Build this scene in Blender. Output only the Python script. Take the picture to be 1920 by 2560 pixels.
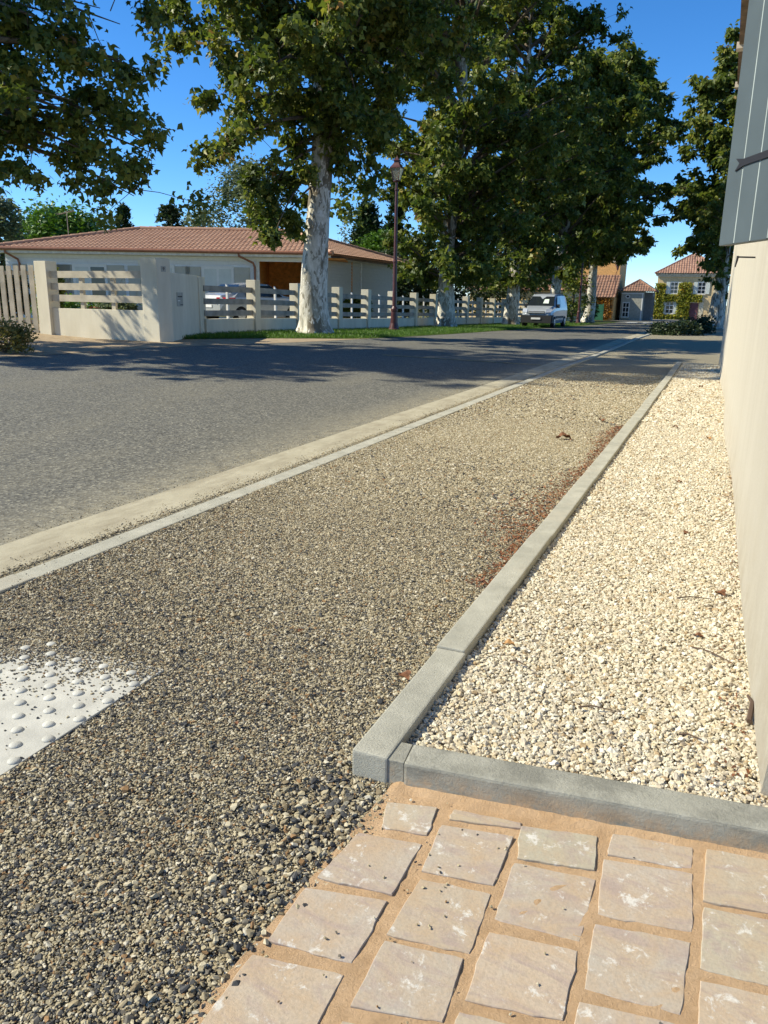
import bpy, bmesh, math, random
import numpy as np
from mathutils import Vector, Matrix
for o in list(bpy.data.objects): bpy.data.objects.remove(o)
scn = bpy.context.scene
COL = scn.collection
R = math.radians
# ---------------------------------------------------------------- camera, sky, sun, exposure
HEAD = R(22.712)                       # camera looks this far left of the street's direction (+Y)
cam_d = bpy.data.cameras.new('camera'); cam = bpy.data.objects.new('camera', cam_d); COL.objects.link(cam)
cam_d.sensor_fit = 'HORIZONTAL'; cam_d.sensor_width = 36; cam_d.lens = 36*1950/1920
cam_d.clip_start = 0.05; cam_d.clip_end = 3000
cam.matrix_world = Matrix.Translation((0, 0, 1.25)) @ Matrix.Rotation(HEAD, 4, 'Z') @ Matrix.Rotation(R(90-15.3), 4, 'X') @ Matrix.Rotation(R(0.95), 4, 'Z')
scn.camera = cam
SUN_EL = R(39.5); SH = R(21.5)             # shadows fall towards (cos SH, sin SH)
world = bpy.data.worlds.new('World'); scn.world = world; world.use_nodes = True
wn = world.node_tree.nodes; wl = world.node_tree.links
sky = wn.new('ShaderNodeTexSky'); sky.sky_type = 'NISHITA'; sky.sun_disc = False
sky.sun_elevation = SUN_EL; sky.sun_rotation = math.atan2(-math.cos(SH), -math.sin(SH))
sky.air_density = 0.7; sky.dust_density = 0; sky.ozone_density = 6; sky.altitude = 100
bg = wn['Background']; bg.inputs[1].default_value = 0.14
hsat = wn.new('ShaderNodeHueSaturation'); hsat.inputs['Saturation'].default_value = 1.19      # same richer blue over the whole sky
wl.new(sky.outputs[0], hsat.inputs['Color']); wl.new(hsat.outputs[0], bg.inputs[0])
sun_d = bpy.data.lights.new('sun', 'SUN'); sun_d.energy = 5.0; sun_d.angle = R(0.53); sun_d.color = (1, 0.935, 0.745)
sun = bpy.data.objects.new('sun', sun_d); COL.objects.link(sun)
sun.rotation_euler = Vector((math.cos(SH)*math.cos(SUN_EL), math.sin(SH)*math.cos(SUN_EL), -math.sin(SUN_EL))).to_track_quat('-Z', 'Y').to_euler()
scn.view_settings.view_transform = 'Standard'; scn.view_settings.look = 'None'
scn.view_settings.exposure = 0.58; scn.view_settings.gamma = 1
scn.view_settings.use_curve_mapping = False
rng = np.random.default_rng(7); random.seed(7)
# ---------------------------------------------------------------- terrain
def ss(a, b, x):
    t = np.clip((np.asarray(x, float)-a)/(b-a), 0, 1); return t*t*(3-2*t)
def g(X, Y):
    X = np.asarray(X, float); Y = np.asarray(Y, float)
    t = np.clip(Y-28, 0, 25)
    s = -.013*(t*t/(t+5)) - .008*np.clip(Y-53, 0, 70)
    c = np.clip((-3.4-X)/9, 0, 1)*.15*(1-ss(20, 32, Y))
    yard = ss(-14.6, -19, X)*.16*(1-ss(55, 75, Y))
    return s+c+yard
cA, sA = math.cos(HEAD), math.sin(HEAD)
def C2S(x, z):                         # camera-aligned ground coordinates to street coordinates
    return (x*cA-z*sA, x*sA+z*cA)
# ---------------------------------------------------------------- mesh helpers
def new_obj(name, me, mat=None, parent=None, loc=(0, 0, 0), rz=0):
    o = bpy.data.objects.new(name, me); COL.objects.link(o)
    if mat is not None and me is not None and len(me.materials) == 0: me.materials.append(mat)
    o.location = loc; o.rotation_euler = (0, 0, rz)
    if parent is not None: o.parent = parent
    return o
def mk(name, V, F, smooth=False):
    me = bpy.data.meshes.new(name); me.from_pydata([tuple(map(float, v)) for v in V], [], [tuple(int(i) for i in f) for f in F]); me.update()
    if smooth: me.polygons.foreach_set('use_smooth', [True]*len(me.polygons))
    return me
def mk_np(name, V, F, smooth=False):   # F (n,k) array
    me = bpy.data.meshes.new(name); V = np.asarray(V, np.float32); F = np.asarray(F, np.int32); n, k = F.shape
    me.vertices.add(len(V)); me.vertices.foreach_set('co', V.ravel())
    me.loops.add(n*k); me.loops.foreach_set('vertex_index', F.ravel())
    me.polygons.add(n); me.polygons.foreach_set('loop_start', np.arange(0, n*k, k, dtype=np.int32))
    if smooth: me.polygons.foreach_set('use_smooth', np.ones(n, bool))
    me.update(calc_edges=True); me.validate()
    return me
def tag(o, label, cat=None, group=None, kind=None):
    if label: o['label'] = label
    if cat: o['category'] = cat
    if group: o['group'] = group
    if kind: o['kind'] = kind
    return o
def root(name, loc, label, cat, group=None, rz=0):
    o = bpy.data.objects.new(name, None); COL.objects.link(o); o.location = loc; o.rotation_euler = (0, 0, rz); o.empty_display_size = .2
    return tag(o, label, cat, group)
BOXF = [(0, 3, 2, 1), (4, 5, 6, 7), (0, 1, 5, 4), (1, 2, 6, 5), (2, 3, 7, 6), (3, 0, 4, 7)]
class MB:
    """collects simple solids, builds ONE mesh object"""
    def __init__(s): s.V = []; s.F = []
    def add(s, V, F):
        n = len(s.V); s.V += [tuple(v) for v in V]; s.F += [tuple(i+n for i in f) for f in F]; return s
    def box(s, x0, x1, y0, y1, z0, z1):
        return s.add([(x0, y0, z0), (x1, y0, z0), (x1, y1, z0), (x0, y1, z0), (x0, y0, z1), (x1, y0, z1), (x1, y1, z1), (x0, y1, z1)], BOXF)
    def hexa(s, b, t): return s.add(list(b)+list(t), BOXF)
    def prism(s, poly, z0, z1):
        n = len(poly); V = [(p[0], p[1], z0) for p in poly]+[(p[0], p[1], z1) for p in poly]
        return s.add(V, [tuple(range(n))[::-1], tuple(range(n, 2*n))]+[(i, (i+1) % n, n+(i+1) % n, n+i) for i in range(n)])
    def tube(s, pts, rad, k=8, cap=True):
        V, F = tube(pts, rad, k); s.add(V, F)
        if cap: n = len(V); s.F += [tuple(len(s.V)-n+i for i in range(k))[::-1], tuple(len(s.V)-k+i for i in range(k))]
        return s
    def lathe(s, prof, k=16, ctr=(0, 0)):
        V = []; F = []
        for r, z in prof:
            for i in range(k):
                a = 2*math.pi*i/k; V.append((ctr[0]+r*math.cos(a), ctr[1]+r*math.sin(a), z))
        for j in range(len(prof)-1):
            for i in range(k): F.append((j*k+i, j*k+(i+1) % k, (j+1)*k+(i+1) % k, (j+1)*k+i))
        F.append(tuple(range(k))[::-1]); F.append(tuple(range(len(V)-k, len(V))))
        return s.add(V, F)
    def obj(s, name, mat, parent=None, loc=(0, 0, 0), rz=0, bevel=0, smooth=False, rel=False):
        V = s.V
        if rel and parent is not None: V = [(v[0]-parent.location[0], v[1]-parent.location[1], v[2]-parent.location[2]) for v in V]
        me = mk(name, V, s.F, smooth); o = new_obj(name, me, mat, parent, loc, rz)
        if bevel:
            bm = bmesh.new(); bm.from_mesh(me); bmesh.ops.bevel(bm, geom=bm.edges[:], offset=bevel, segments=2, profile=.6, affect='EDGES'); bm.to_mesh(me); bm.free()
        return o
def tube(pts, rad, k=6):
    P = np.asarray(pts, float); n = len(P); rad = np.broadcast_to(np.asarray(rad, float), (n,))
    T = np.gradient(P, axis=0); T /= np.linalg.norm(T, axis=1)[:, None]+1e-9
    ref = np.array([1., 0, 0]) if abs(T[0][0]) < .8 else np.array([0, 1., 0])
    V = []; F = []
    a = np.arange(k)*2*np.pi/k
    for i in range(n):
        u = ref-T[i]*ref.dot(T[i]); u /= np.linalg.norm(u)+1e-9; w = np.cross(T[i], u); ref = u
        V.append(P[i]+rad[i]*(np.cos(a)[:, None]*u+np.sin(a)[:, None]*w))
    for i in range(n-1):
        for j in range(k): F.append((i*k+j, i*k+(j+1) % k, (i+1)*k+(j+1) % k, (i+1)*k+j))
    return np.concatenate(V), F
# ---------------------------------------------------------------- materials
class NT:
    def __init__(s, name):
        s.m = bpy.data.materials.new(name); s.m.use_nodes = True; s.t = s.m.node_tree; s.b = s.t.nodes['Principled BSDF']
    def n(s, ty, **kw):
        x = s.t.nodes.new(ty)
        for k, v in kw.items():
            if k.startswith('i_'): x.inputs[k[2:].replace('_', ' ')].default_value = v
            else: setattr(x, k, v)
        return x
    def l(s, a, b): s.t.links.new(a, b)
    def coord(s, scale=(1, 1, 1), obj=True):
        c = s.n('ShaderNodeTexCoord'); m = s.n('ShaderNodeMapping'); m.inputs['Scale'].default_value = scale
        if obj: s.l(c.outputs['Object'], m.inputs[0])
        else:
            ge = s.n('ShaderNodeNewGeometry'); s.l(ge.outputs['Position'], m.inputs[0])
        return m.outputs[0]
    def noise(s, v, scale, detail=4, rough=.55, dist=0):
        x = s.n('ShaderNodeTexNoise'); x.inputs['Scale'].default_value = scale; x.inputs['Detail'].default_value = detail; x.inputs['Roughness'].default_value = rough; x.inputs['Distortion'].default_value = dist
        s.l(v, x.inputs['Vector']); return x.outputs['Fac']
    def voro(s, v, scale, feature='F1', rnd=1):
        x = s.n('ShaderNodeTexVoronoi'); x.feature = feature; x.inputs['Scale'].default_value = scale; x.inputs['Randomness'].default_value = rnd
        s.l(v, x.inputs['Vector']); return x
    def ramp(s, f, stops, interp='LINEAR'):
        x = s.n('ShaderNodeValToRGB'); cr = x.color_ramp; cr.interpolation = interp
        while len(cr.elements) < len(stops): cr.elements.new(.5)
        for e, (p, c) in zip(cr.elements, stops): e.position = p; e.color = (*c, 1)
        s.l(f, x.inputs[0]); return x.outputs[0]
    def mix(s, f, a, b, mode='MIX'):
        x = s.n('ShaderNodeMix', data_type='RGBA', blend_type=mode)
        for sock, v in ((x.inputs[0], f), (x.inputs[6], a), (x.inputs[7], b)):
            if isinstance(v, (int, float)): sock.default_value = v
            elif isinstance(v, tuple): sock.default_value = (*v, 1)
            else: s.l(v, sock)
        return x.outputs[2]
    def bump(s, f, strength=.3, dist=.01):
        x = s.n('ShaderNodeBump'); x.inputs['Strength'].default_value = strength; x.inputs['Distance'].default_value = dist
        s.l(f, x.inputs['Height']); s.l(x.outputs[0], s.b.inputs['Normal']); return x
    def base(s, v, rough=.8, spec=.3, metal=0):
        if isinstance(v, tuple): s.b.inputs['Base Color'].default_value = (*v, 1)
        else: s.l(v, s.b.inputs['Base Color'])
        s.b.inputs['Roughness'].default_value = rough; s.b.inputs['Specular IOR Level'].default_value = spec; s.b.inputs['Metallic'].default_value = metal
        return s
def simple(name, col, rough=.7, var=.15, scale=6, bump=0, bscale=60, spec=.3, metal=0):
    t = NT(name); v = t.coord(obj=False); f = t.noise(v, scale, 5)
    a = tuple(max(0, c*(1-var*1.6)) for c in col); b = tuple(min(1, c*(1+var*1.6)) for c in col)
    t.base(t.ramp(f, [(.25, a), (.75, b)]), rough, spec, metal)
    if bump: t.bump(t.noise(v, bscale, 3), bump, .004)
    return t.m
M = {}
def mats():
    # asphalt
    t = NT('asphalt'); v = t.coord(obj=False)
    vo = t.voro(v, 62); sp = t.ramp(vo.outputs['Color'], [(0, (.035, .034, .031)), (.4, (.098, .095, .083)), (.75, (.185, .178, .148)), (1, (.40, .375, .295))])
    big = t.noise(v, .5, 5, .6); dusty = t.noise(t.coord((1.0, .25, 1), False), .8, 4)
    c = t.mix(t.ramp(big, [(.3, (0, 0, 0)), (.8, (.32, .32, .32))]), sp, (.125, .120, .10))
    # dusty strip near the gutter
    ge = t.n('ShaderNodeNewGeometry'); sx = t.n('ShaderNodeSeparateXYZ'); t.l(ge.outputs['Position'], sx.inputs[0])
    mr = t.n('ShaderNodeMapRange'); mr.inputs['From Min'].default_value = -3.95; mr.inputs['From Max'].default_value = -3.2; t.l(sx.outputs[0], mr.inputs[0])
    mm = t.n('ShaderNodeMath', operation='MULTIPLY'); t.l(mr.outputs[0], mm.inputs[0]); t.l(t.ramp(t.noise(v, 9, 6, .7), [(.3, (.1, .1, .1)), (.7, (1, 1, 1))]), mm.inputs[1])
    c = t.mix(mm.outputs[0], c, (.32, .285, .20))
    c = t.mix(t.ramp(dusty, [(.5, (0, 0, 0)), (.8, (.35, .35, .35))]), c, (.24, .215, .15))
    t.base(c, .85, .25); t.bump(vo.outputs['Distance'], .6, .004); M['asphalt'] = t.m
    # concrete kerb
    t = NT('kerb_concrete'); v = t.coord(obj=False)
    c = t.ramp(t.noise(v, 7, 6, .65), [(.25, (.29, .28, .23)), (.75, (.47, .452, .375))])
    c = t.mix(t.ramp(t.noise(v, 220, 2), [(.55, (0, 0, 0)), (.75, (.4, .4, .4))]), c, (.15, .15, .14))
    c = t.mix(t.ramp(t.noise(t.coord((1.5, 1.5, 5), False), 2.2, 5, .7), [(.56, (0, 0, 0)), (.66, (.55, .55, .55))]), c, (.42, .38, .30))
    t.base(c, .95, .1); t.bump(t.noise(v, 120, 6, .8), .8, .005); M['kerb'] = t.m
    t = NT('kerb_sandy'); v = t.coord(obj=False)
    c = t.ramp(t.noise(v, 7, 6, .65), [(.25, (.27, .262, .215)), (.75, (.45, .432, .36))])
    c = t.mix(t.ramp(t.noise(t.coord((1.2, 1.2, 4), False), 5, 7, .7), [(.45, (0, 0, 0)), (.62, (.7, .7, .7))]), c, (.19, .185, .155))
    ge = t.n('ShaderNodeNewGeometry'); sx = t.n('ShaderNodeSeparateXYZ'); t.l(ge.outputs['Position'], sx.inputs[0]); mr = t.n('ShaderNodeMapRange'); mr.inputs['From Min'].default_value = .075; mr.inputs['From Max'].default_value = .010; t.l(sx.outputs[2], mr.inputs[0])
    mm = t.n('ShaderNodeMath', operation='MULTIPLY'); t.l(mr.outputs[0], mm.inputs[0]); t.l(t.ramp(t.noise(v, 11, 8, .75), [(.42, (0, 0, 0)), (.58, (1, 1, 1))]), mm.inputs[1])
    c = t.mix(mm.outputs[0], c, (.56, .38, .22)); t.base(c, .95, .1); t.bump(t.noise(v, 120, 6, .8), .9, .006); M['kerb_sandy'] = t.m
    t = NT('gutter_concrete'); v = t.coord(obj=False)
    c = t.ramp(t.noise(v, 3, 7, .7), [(.25, (.34, .305, .22)), (.75, (.47, .43, .32))])
    c = t.mix(t.ramp(t.noise(v, 130, 2), [(.6, (0, 0, 0)), (.75, (.5, .5, .5))]), c, (.16, .14, .11))
    c = t.mix(t.ramp(t.noise(t.coord((2.2, .7, 1), False), 2.4, 7, .75), [(.46, (0, 0, 0)), (.68, (.75, .75, .75))]), c, (.24, .205, .145))
    t.base(c, .92, .15); t.bump(t.noise(v, 140, 4, .7), .5, .004); M['gutter'] = t.m
    # fine gravel sheet (far part and under the loose stones)
    t = NT('gravel_sheet'); v = t.coord(obj=False); vo = t.voro(v, 85)
    c = t.ramp(vo.outputs['Color'], [(0, (.07, .068, .058)), (.3, (.18, .16, .12)), (.55, (.31, .27, .18)), (.8, (.40, .35, .24)), (1, (.50, .455, .34))])
    t.base(c, .9, .2); t.bump(vo.outputs['Distance'], 1, .008); M['gravel_sheet'] = t.m
    t = NT('pale_bed'); v = t.coord(obj=False); vo = t.voro(v, 60)
    t.base(t.ramp(vo.outputs['Color'], [(0, (.20, .15, .08)), (.5, (.42, .35, .22)), (1, (.60, .53, .38))]), .9, .2); t.bump(vo.outputs['Distance'], 1, .01); M['pale_bed'] = t.m
    def stone(name, stops, rough=.75):
        t = NT(name); oi = t.n('ShaderNodeAttribute', attribute_name='tone', attribute_type='INSTANCER'); c = t.ramp(oi.outputs['Fac'], stops, 'CONSTANT')
        v = t.coord(); f = t.noise(v, 3, 4, .6)
        c = t.mix(t.ramp(f, [(.3, (0, 0, 0)), (.8, (.5, .5, .5))]), c, (.30, .25, .17), 'MULTIPLY') if False else t.mix(.35, c, t.ramp(f, [(.3, (.12, .11, .10)), (.7, (.5, .46, .38))]), 'OVERLAY')
        t.base(c, rough, .3); M[name] = t.m
    stone('grey_stone', [(0, (.045, .046, .050)), (.16, (.085, .084, .082)), (.28, (.15, .135, .11)), (.36, (.21, .165, .10)), (.43, (.30, .18, .085)), (.47, (.33, .275, .175)), (.60, (.42, .36, .235)), (.76, (.50, .445, .32)), (.90, (.58, .54, .44)), (.95, (.30, .275, .23))])
    stone('pale_stone', [(0, (.57, .52, .41)), (.2, (.54, .48, .355)), (.38, (.66, .62, .52)), (.56, (.55, .47, .31)), (.66, (.62, .575, .46)), (.82, (.50, .43, .30)), (.88, (.70, .67, .59)), (.955, (.42, .31, .18)), (.985, (.24, .20, .15))], .7)
    # sand joints and sandstone setts
    t = NT('sand_mortar'); v = t.coord(obj=False)
    c = t.ramp(t.noise(v, 14, 8, .75), [(.25, (.50, .32, .175)), (.75, (.72, .50, .305))]); t.base(c, .95, .1)
    t.bump(t.noise(v, 170, 7, .8), 1, .009); M['sand'] = t.m
    t = NT('sandstone'); v = t.coord(obj=False); oi = t.n('ShaderNodeObjectInfo')
    cc = t.ramp(oi.outputs['Random'], [(0, (.45, .385, .295)), (.25, (.395, .37, .285)), (.5, (.485, .39, .305)), (.75, (.42, .37, .305)), (1, (.44, .36, .25))])
    c = t.mix(t.ramp(t.noise(v, 9, 7, .7, .6), [(.35, (0, 0, 0)), (.7, (.85, .85, .85))]), cc, (.44, .31, .19))
    c = t.mix(t.ramp(t.noise(t.coord((1, 2.5, 1), False), 6, 7, .7, 1.2), [(.50, (0, 0, 0)), (.64, (.7, .7, .7))]), c, (.35, .27, .235))
    c = t.mix(t.ramp(t.noise(v, 21, 8, .75, .4), [(.57, (0, 0, 0)), (.64, (.9, .9, .9))]), c, (.62, .59, .53))
    c = t.mix(t.ramp(t.noise(v, 150, 3), [(.35, (.25, .25, .25)), (.55, (0, 0, 0))]), c, (.24, .21, .17))
    t.base(c, .8, .25); t.bump(t.noise(v, 38, 10, .74), .5, .006); M['sandstone'] = t.m
    M['tactile'] = simple('white_tactile', (.47, .455, .40), .65, .14, 9, .3, 160)
    # render wall
    t = NT('cream_render'); v = t.coord(obj=False)
    c = t.ramp(t.noise(t.coord((2, 2, .35), False), 1.6, 6, .6), [(.3, (.53, .485, .40)), (.7, (.585, .54, .45))])
    c = t.mix(t.ramp(t.noise(t.coord((1.5, 1.5, .10), False), 4, 7, .7), [(.48, (0, 0, 0)), (.75, (.5, .5, .5))]), c, (.50, .45, .345))      # run-off streaks
    ge = t.n('ShaderNodeNewGeometry'); sx = t.n('ShaderNodeSeparateXYZ'); t.l(ge.outputs['Position'], sx.inputs[0]); mr = t.n('ShaderNodeMapRange'); mr.inputs['From Min'].default_value = .42; mr.inputs['From Max'].default_value = .04; t.l(sx.outputs[2], mr.inputs[0])
    mm = t.n('ShaderNodeMath', operation='MULTIPLY'); t.l(mr.outputs[0], mm.inputs[0]); t.l(t.ramp(t.noise(v, 7, 8, .75), [(.38, (0, 0, 0)), (.7, (.8, .8, .8))]), mm.inputs[1])
    c = t.mix(mm.outputs[0], c, (.36, .29, .19))                                           # splashed soil along the foot
    c = t.mix(t.ramp(t.noise(v, 160, 3, .6), [(.35, (.3, .3, .3)), (.6, (0, 0, 0))]), c, (.38, .34, .26))
    t.base(c, .95, .1); t.bump(t.noise(v, 150, 7, .8), 1, .008); M['render'] = t.m
    t = NT('wall_render'); v = t.coord(obj=False)
    c = t.ramp(t.noise(t.coord((1, 1, .3), False), 2.0, 6, .65), [(.3, (.56, .51, .39)), (.7, (.70, .645, .51))])
    t.base(c, .95, .1); t.bump(t.noise(v, 120, 4, .7), .4, .004); M['wallrender'] = t.m
    # plane bark
    t = NT('plane_bark'); v = t.coord((1, 1, .42))
    n1 = t.noise(v, 2.6, 5, .6, .6); n2 = t.noise(v, 6.5, 4, .6, .9); n3 = t.noise(v, 1.3, 4, .6, .4)
    c = t.ramp(n1, [(.42, (.66, .63, .55)), (.46, (.52, .49, .41)), (.52, (.60, .57, .49)), (.58, (.36, .34, .28))], 'LINEAR')
    c = t.mix(t.ramp(n2, [(.54, (0, 0, 0)), (.56, (1, 1, 1))]), c, (.25, .23, .18))
    c = t.mix(t.ramp(n3, [(.55, (0, 0, 0)), (.57, (.9, .9, .9))]), c, (.15, .125, .09))
    c = t.mix(t.ramp(t.noise(v, 11, 4, .6, .5), [(.60, (0, 0, 0)), (.62, (.9, .9, .9))]), c, (.70, .68, .62))
    t.base(c, .85, .2); t.bump(t.mix(.5, n2, n1), .6, .03); M['bark'] = t.m
    M['darkbark'] = simple('dark_bark', (.12, .095, .07), .9, .3, 5, .6, 30)
    def leaf(name, stops, trans=.35):
        t = NT(name); at = t.n('ShaderNodeAttribute', attribute_name='tone'); c = t.ramp(at.outputs['Fac'], stops)
        t.base(c, .5, .35); tr = t.n('ShaderNodeBsdfTranslucent'); hs = t.n('ShaderNodeHueSaturation'); hs.inputs['Value'].default_value = 1.5; hs.inputs['Saturation'].default_value = 1.1
        t.l(c, hs.inputs['Color']); t.l(hs.outputs[0], tr.inputs[0]); mx = t.n('ShaderNodeMixShader'); mx.inputs[0].default_value = trans
        t.l(t.b.outputs[0], mx.inputs[1]); t.l(tr.outputs[0], mx.inputs[2]); t.l(mx.outputs[0], t.t.nodes['Material Output'].inputs[0]); M[name] = t.m
    leaf('leaf_plane', [(0, (.045, .075, .015)), (.35, (.10, .135, .026)), (.7, (.19, .21, .04)), (.92, (.29, .27, .06)), (1, (.30, .19, .07))])
    leaf('leaf_light', [(0, (.07, .11, .018)), (.5, (.13, .165, .03)), (1, (.24, .22, .05))])
    leaf('leaf_pine', [(0, (.05, .11, .015)), (.6, (.11, .21, .03)), (1, (.18, .28, .05))], .2)
    leaf('leaf_cypress', [(0, (.018, .04, .012)), (.6, (.032, .062, .018)), (1, (.06, .095, .03))], .15)
    leaf('leaf_olive', [(0, (.08, .11, .05)), (.6, (.145, .175, .085)), (1, (.22, .245, .13))], .3)
    leaf('leaf_dark', [(0, (.018, .035, .012)), (.6, (.035, .055, .018)), (1, (.07, .085, .03))], .2)
    leaf('leaf_vine', [(0, (.12, .17, .025)), (.45, (.27, .28, .04)), (.8, (.42, .35, .05)), (1, (.48, .24, .04))])
    leaf('leaf_rust', [(0, (.16, .10, .03)), (.45, (.33, .17, .04)), (.8, (.42, .20, .04)), (1, (.30, .10, .03))])
    leaf('grass', [(0, (.05, .11, .015)), (.6, (.10, .19, .025)), (1, (.18, .24, .05))], .35)
    leaf('weed', [(0, (.10, .10, .03)), (.5, (.20, .18, .05)), (1, (.30, .22, .09))], .3)
    leaf('litter', [(0, (.10, .04, .02)), (.5, (.22, .085, .035)), (1, (.33, .16, .07))], .1)
    t = NT('ground_soil'); v = t.coord(obj=False)
    c = t.ramp(t.noise(v, .9, 7, .65), [(.3, (.09, .10, .035)), (.6, (.15, .14, .06)), (.8, (.21, .17, .10))]); t.base(c, .95, .1); t.bump(t.noise(v, 25, 5), .5, .03); M['soil'] = t.m
    t = NT('verge_soil'); v = t.coord(obj=False)
    c = t.ramp(t.noise(v, 6, 6, .7), [(.35, (.05, .085, .018)), (.7, (.11, .12, .04))]); t.base(c, .95, .1); t.bump(t.noise(v, 60, 4), .6, .02); M['verge'] = t.m
    t = NT('drive_gravel'); v = t.coord(obj=False)
    c = t.ramp(t.noise(v, 5, 7, .75), [(.3, (.26, .19, .12)), (.7, (.44, .35, .24))]); t.base(c, .95, .1); t.bump(t.noise(v, 90, 4), .6, .01); M['drive'] = t.m
    # roof tiles
    def tiles(name, a, b, c3, dk):
        t = NT(name); v = t.coord(obj=False); vo = t.voro(v, 3.3)
        c = t.ramp(vo.outputs['Color'], [(0, a), (.4, b), (.75, c3), (1, dk)]); c = t.mix(t.ramp(t.noise(v, 1.1, 5, .7), [(.4, (0, 0, 0)), (.8, (.45, .45, .45))]), c, dk)
        t.base(c, .85, .2); t.bump(t.noise(v, 30, 4), .3, .01); M[name] = t.m
    tiles('tile_salmon', (.45, .26, .165), (.52, .325, .22), (.47, .285, .19), (.38, .22, .15))
    tiles('tile_old', (.23, .12, .08), (.30, .17, .115), (.19, .115, .085), (.13, .09, .07))
    tiles('tile_red', (.32, .17, .11), (.38, .23, .16), (.28, .155, .11), (.22, .13, .10))
    for n, col, kw in [('siding', (.72, .74, .76), dict(var=.04)), ('siding_shaded', (.50, .49, .43), dict(var=.04)), ('white_paint', (.74, .73, .70), dict(var=.04)), ('shutter_pale', (.47, .45, .385), dict(var=.04)),
        ('fascia', (.70, .69, .64), {}), ('rail', (.27, .25, .215), dict(scale=3, var=.25)), ('slat', (.45, .40, .31), dict(scale=3, var=.2)), ('orange_wood', (.60, .24, .05), dict(var=.25)),
        ('gutter_metal', (.30, .13, .075), dict(rough=.45)), ('lamp_paint', (.075, .022, .022), dict(rough=.4, spec=.5)), ('black_plastic', (.022, .023, .025), dict(rough=.6)), ('tyre', (.018, .018, .018), dict(rough=.9)),
        ('rim', (.35, .35, .36), dict(rough=.35, metal=.7)), ('iron', (.018, .018, .022), dict(rough=.6)), ('shutter_grey', (.072, .092, .10), dict(rough=.55, var=.07)), ('groove_highlight', (.30, .34, .33), {}), ('wood_brown', (.17, .115, .075), dict(var=.3)),
        ('block_pale', (.55, .47, .37), {}), ('plate_grey', (.36, .35, .30), {}), ('ochre', (.64, .47, .25), {}), ('orange_render', (.66, .36, .13), {}), ('grey_render', (.36, .355, .30), {}),
        ('stone_pale', (.55, .49, .36), dict(var=.25)), ('shutter_sage', (.55, .585, .54), {}), ('purple_door', (.13, .055, .065), {}), ('slate_wood', (.17, .18, .19), {}), ('green_mesh', (.03, .14, .085), {}), ('dead_leaf', (.17, .075, .035), dict(var=.5, scale=40)), ('dead_leaf_tan', (.36, .20, .08), dict(var=.4, scale=40)), ('twig', (.10, .065, .045), {}),
        ('terracotta', (.40, .17, .09), {}), ('mortar', (.36, .35, .31), dict(scale=20, bump=.5)), ('yellow_paint', (.36, .28, .10), dict(var=.4)), ('road_white', (.66, .66, .64), dict(var=.2)), ('curtain', (.62, .64, .60), dict(scale=3, var=.05)), ('sign_card', (.60, .68, .60), {})]:
        M[n] = simple(n, col, **kw)
    for n, col, r in [('van_white_shaded', (.33, .36, .40), .28), ('car_silver', (.36, .37, .36), .25)]:  # white van toned grey-blue, the shade it stands in put into the paint
        t = NT(n); t.base(col, r, .5); t.b.inputs['Coat Weight'].default_value = .6; M[n] = t.m
    t = NT('glass_dark'); t.base((.015, .02, .025), .06, .6); M['glass'] = t.m
    t = NT('lamp_glass'); t.base((.55, .55, .5), .15, .5); t.b.inputs['Transmission Weight'].default_value = .75; M['lampglass'] = t.m
    t = NT('red_lens'); t.base((.55, .012, .02), .2, .5); M['red'] = t.m
    t = NT('headlight_lens'); t.base((.5, .52, .54), .1, .7, .3); M['lens'] = t.m
    t = NT('black_print'); t.base((.03, .03, .03), .6, .2); M['print'] = t.m
mats()
# ---------------------------------------------------------------- setting sheets
def sheet(name, xs_fn, ys, mat, dz, parent=None, nx=8, kind='structure'):
    """strip between x0(y) and x1(y) following the terrain"""
    V = []; F = []
    for y in ys:
        x0, x1 = xs_fn(y)
        for i in range(nx+1):
            x = x0+(x1-x0)*i/nx; V.append((x, y, float(g(x, y))+dz))
    for j in range(len(ys)-1):
        for i in range(nx): a = j*(nx+1)+i; F.append((a, a+1, a+nx+2, a+nx+1))
    o = new_obj(name, mk(name, V, F), mat, parent)
    if kind: o['kind'] = kind
    return o
xs = np.concatenate([np.linspace(-900, -60, 12), np.linspace(-50, 40, 61), np.linspace(60, 900, 12)])
ys = np.concatenate([np.linspace(-60, -4, 6), np.linspace(-2, 130, 89), np.linspace(150, 1500, 12)])
V = [(x, y, float(g(x, y))-.07) for y in ys for x in xs]; nx = len(xs)
F = [(j*nx+i, j*nx+i+1, (j+1)*nx+i+1, (j+1)*nx+i) for j in range(len(ys)-1) for i in range(nx-1)]
tag(new_obj('ground', mk('ground', V, F, True), M['soil']), 'dry soil and grass ground of the village', kind='structure')
def interp(tab): a = np.array(tab, float); return lambda y: float(np.interp(y, a[:, 0], a[:, 1]))
road_l = interp([(-30, -11.9), (11, -11.9), (15, -11.6), (17, -10.9), (20, -10.2), (24, -9.65), (34, -9.5), (50, -8.9), (65, -8.6), (80, -9), (95, -14), (130, -30)])
kerb_x = interp([(-30, -2.83), (10, -2.83), (17, -2.83), (24, -2.83), (40, -3.05), (70, -3.3), (90, -2), (130, 25)])     # street-side edge of the road kerb
ysr = list(np.linspace(-12, 130, 143))
tag(sheet('road', lambda y: (road_l(y), kerb_x(y)-.05), ysr, M['asphalt'], -.022, nx=14), 'grey asphalt village street with worn dusty surface')
verge_r = interp([(16, -13.6), (17.5, -12.9), (19.5, -11.6), (21.5, road_l(21.5)+.12)]); vedge = lambda y: verge_r(y) if y < 21.5 else road_l(y)+.12
tag(sheet('verge', lambda y: (-14.6, vedge(y)), list(np.linspace(16.6, 80, 70)), M['verge'], -.014, nx=8), 'grass verge under the plane trees')
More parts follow.
